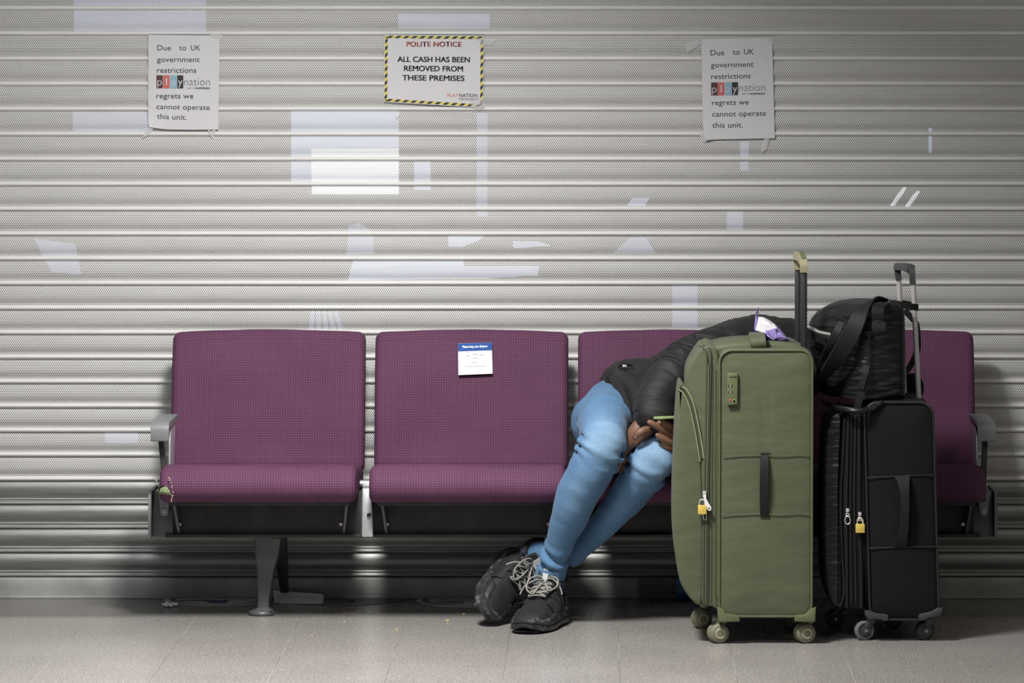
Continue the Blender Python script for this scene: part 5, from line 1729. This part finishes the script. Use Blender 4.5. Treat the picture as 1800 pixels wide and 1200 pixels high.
for p in pbody.data.polygons:
    c = p.center + pkt.location
    q = 90 + 0
    d = (c - CAM); px = CX + F_PX * d.x / (d.y * _ct - d.z * _st); py = CY - F_PX * (d.y * _st + d.z * _ct) / (d.y * _ct - d.z * _st)
    if py > 580 + (px - 1330) * .46: p.material_index = 1
    elif px > 1349 and py > 574 + (1362 - px) * .3: p.material_index = 2
film('seal_fin', 'violet', [W(x, y, Y) for x, y, Y in ((1325.5, 582, -.868), (1327.5, 556, -.866), (1330, 545, -.864), (1333.5, 539, -.862), (1333.5, 556, -.85), (1331, 578, -.852))], None, .003)
film('seal_fin', 'navy_film', [W(x, y, Y) for x, y, Y in ((1325.5, 586, -.868), (1326, 579, -.868), (1332, 583, -.885), (1340, 590, -.892), (1336, 590, -.885))], None, .003)
film('end_seal', 'violet', [W(x, y, Y) for x, y, Y in ((1378, 592, -.872), (1390, 594, -.868), (1384, 600, -.868), (1372, 601, -.874))], None, .003)
film('window_patch', 'white_film', [W(x, y, Y) for x, y, Y in ((1343, 571, -.899), (1361, 569.5, -.897), (1366, 577, -.898), (1348, 581, -.901))], None, .002)
film('violet_fold', 'violet', [W(x, y, Y) for x, y, Y in ((1347, 581.5, -.901), (1362, 576.5, -.902), (1366, 592, -.897), (1362, 596, -.897), (1355, 590, -.901))], None, .002)
m = MB().tube([W(1348, 589, -.905), (W(1360, 597, -.903))], .0009, 5); m.build('tear_line', 'white_film', pkt)

# ================================================================== THINGS ON THE FLOOR
ZF = .0012
def roundel(px, py, diam, label, tone, blue):
    c = FL(px, py)
    root = thing('floor_decal', (c.x, c.y, 0), label, 'floor sticker', 'round floor stickers under the bench')
    def disc(r0, r1, z, mt, name):
        m = MB(); n = 64
        def pts(r, zz): return [Vector((c.x + r * math.cos(k * math.tau / n), min(c.y + r * math.sin(k * math.tau / n), -.013), zz)) for k in range(n)]
        if r0 > 0: m.loft([pts(r0, z - .0006), pts(r0, z), pts(r1, z), pts(r1, z - .0006)], False, False)
        else: m.loft([pts(r1, z - .0006), pts(r1, z)], False, True)
        return m.build(name, mt, root, angle=30)
    disc(diam / 2 * .9, diam / 2, ZF, 'decal_grey' if tone else 'decal_dark', 'outer_ring')
    disc(diam / 2 * .78, diam / 2 * .9, ZF, 'decal_dark', 'dark_ring')
    disc(0, diam / 2 * .78, ZF, 'decal_grey' if tone else 'decal_dark', 'disc')
    m = MB(); rr = random.Random(int(px))
    for k in range(9):
        x = c.x + rr.uniform(-.3, .3) * diam; w = rr.uniform(.008, .025)
        y = c.y - diam * (.12 if k % 2 else .26)
        if (x - c.x) ** 2 + (y - c.y) ** 2 < (diam * .36) ** 2 and y < -.03:
            m.box(x - w, x + w, y - .010, y + .010, ZF, ZF + .0005)
    if len(m.bm.verts): m.build('worn_print', 'decal_blue' if blue else 'decal_dark', root)
    if blue:
        m = MB().box(c.x - .02, c.x + .03, min(c.y - .10, -.06), min(c.y - .03, -.014), ZF + .0001, ZF + .0007); m.build('printed_figure', 'decal_blue', root)
roundel(385, 1053, .32, 'worn round floor sticker with a blue figure, left of the bench leg', True, True)
roundel(600, 1049, .42, 'very faint round floor sticker right of the folded paper under the bench', False, False)
roundel(830, 1055, .33, 'grey round floor sticker behind the crossed shoes', True, False)
roundel(1262, 1060, .28, 'dark round floor sticker behind the green suitcase wheel', False, False)

# folded waste paper
a, b2 = FL(482, 1057), FL(568, 1052)
root = thing('waste_paper', ((a.x + b2.x) / 2, (a.y + b2.y) / 2, 0), 'folded grey white paper lying behind the bench leg', 'paper')
m = MB()
Yp = -.12
def pw(x, y, Y): 
    q = W(x, y, Y); q.z = max(q.z, .001); return q
rg = []
for f, (ya, yb_, yc) in enumerate(((1037, 1046, 1058), (1040, 1048, 1057), (1042, 1048.5, 1056), (1044, 1049, 1055))):
    x = lerp(481, 568, f / 3)
    t, mdl, bt = pw(x, ya, -.095), pw(x + 1, yb_, -.105), pw(x, yc, -.125)
    bt.z = .0015
    rg.append([t, mdl, bt, bt + Vector((0, .015, 0)), mdl + Vector((0, .006, .001)), t + Vector((0, .004, 0))])
m.loft(rg)
m.build('folded_sheet', 'paper_grey', root, angle=20)
m = MB()
rg = []
for x, ya, yb_ in ((492, 1052, 1058), (520, 1049, 1057), (545, 1051, 1056), (565, 1052.5, 1055)):
    t, bt = pw(x, ya, -.125), pw(x, yb_, -.135); bt.z = .001
    rg.append([t, bt, bt + Vector((0, .004, 0)), t + Vector((0, .004, 0))])
m.loft(rg); m.build('folded_flap', 'paper_grey', root, angle=20)

# crumpled wrapper
c = FL(300, 1067)
m = MB(); rr = random.Random(5)
for k in range(7):
    p = c + Vector((rr.uniform(-.016, .016), rr.uniform(-.014, .014), .0065))
    m.ball(p, (rr.uniform(.006, .012), rr.uniform(.005, .010), rr.uniform(.004, .0062)), 9, Matrix.Rotation(rr.uniform(0, 3), 3, 'Y'))
me = voxel_mesh(m, .002, 1)
for v in me.vertices: v.co += v.normal * .002 * noise.noise(v.co * 220)
o = finish_mesh('wrapper', me, 'paper_grey', origin=(c.x, c.y, 0))
tag(o, 'small crumpled grey wrapper on the floor at left under the bench', 'litter')

# plastic bottle lying by the shutter
yb_ = -.062
zb_ = .0345
root = thing('bottle', (XA(1165, yb_, 1040), yb_, 0), 'clear ribbed plastic bottle with a blue label lying against the foot of the shutter', 'bottle')
xa, xb, xc = XA(1121, yb_, 1040), XA(1188, yb_, 1040), XA(1222, yb_, 1040)
prof = [(.0005, 0), (.022, .001), (.031, .006)]
L1 = xb - xa
for k in range(10):
    x = .008 + (L1 - .010) * k / 10
    prof += [(.0325, x), (.0330, x + L1 * .03), (.0312, x + L1 * .065)]
prof += [(.0325, L1)]
m = MB().lathe(prof, (xa, yb_, zb_), (1, 0, 0), 32); m.build('bottle_body', 'clear_plastic', root)
m = MB().lathe([(.0326, 0), (.0332, .001), (.0332, xc - xb - .001), (.0326, xc - xb)], (xb, yb_, zb_), (1, 0, 0), 32); m.build('bottle_label', 'bottle_label', root)
m = MB().lathe([(.0325, 0), (.031, .012), (.020, .030), (.013, .042), (.013, .055)], (xc, yb_, zb_), (1, 0, 0), 28); m.build('bottle_shoulder', 'clear_plastic', root)
m = MB().lathe([(.015, .050), (.0155, .052), (.0155, .066), (.014, .068), (.0005, .068)], (xc, yb_, zb_), (1, 0, 0), 20); m.build('bottle_cap', 'bottle_label', root)

# crumbs
for px, py, s, lab in ((786, 1092, .0042, 'largest pale yellow crumb on the floor left of the shoes'), (697, 1106, .0032, 'pale crumb on the floor between the bench leg and the shoes'), (605, 1093, .0022, 'tiny yellow crumb on the floor right of the bench leg'), (815, 1079, .0028, 'whitish crumb on the floor nearest the crossed shoes'), (548, 1117, .0020, 'tiny pale crumb nearest the camera, right of the bench leg')):
    c = FL(px, py)
    m = MB().ball((c.x, c.y, s * .55), (s * 1.3, s, s * .6), 8); m.ball((c.x + s, c.y + s * .5, s * .5), (s * .8, s * .7, s * .55), 8)
    me = voxel_mesh(m, s * .25, 1)
    tag(finish_mesh('crumb', me, 'crumb', origin=(c.x, c.y, 0)), lab, 'crumb', 'crumbs on the floor')
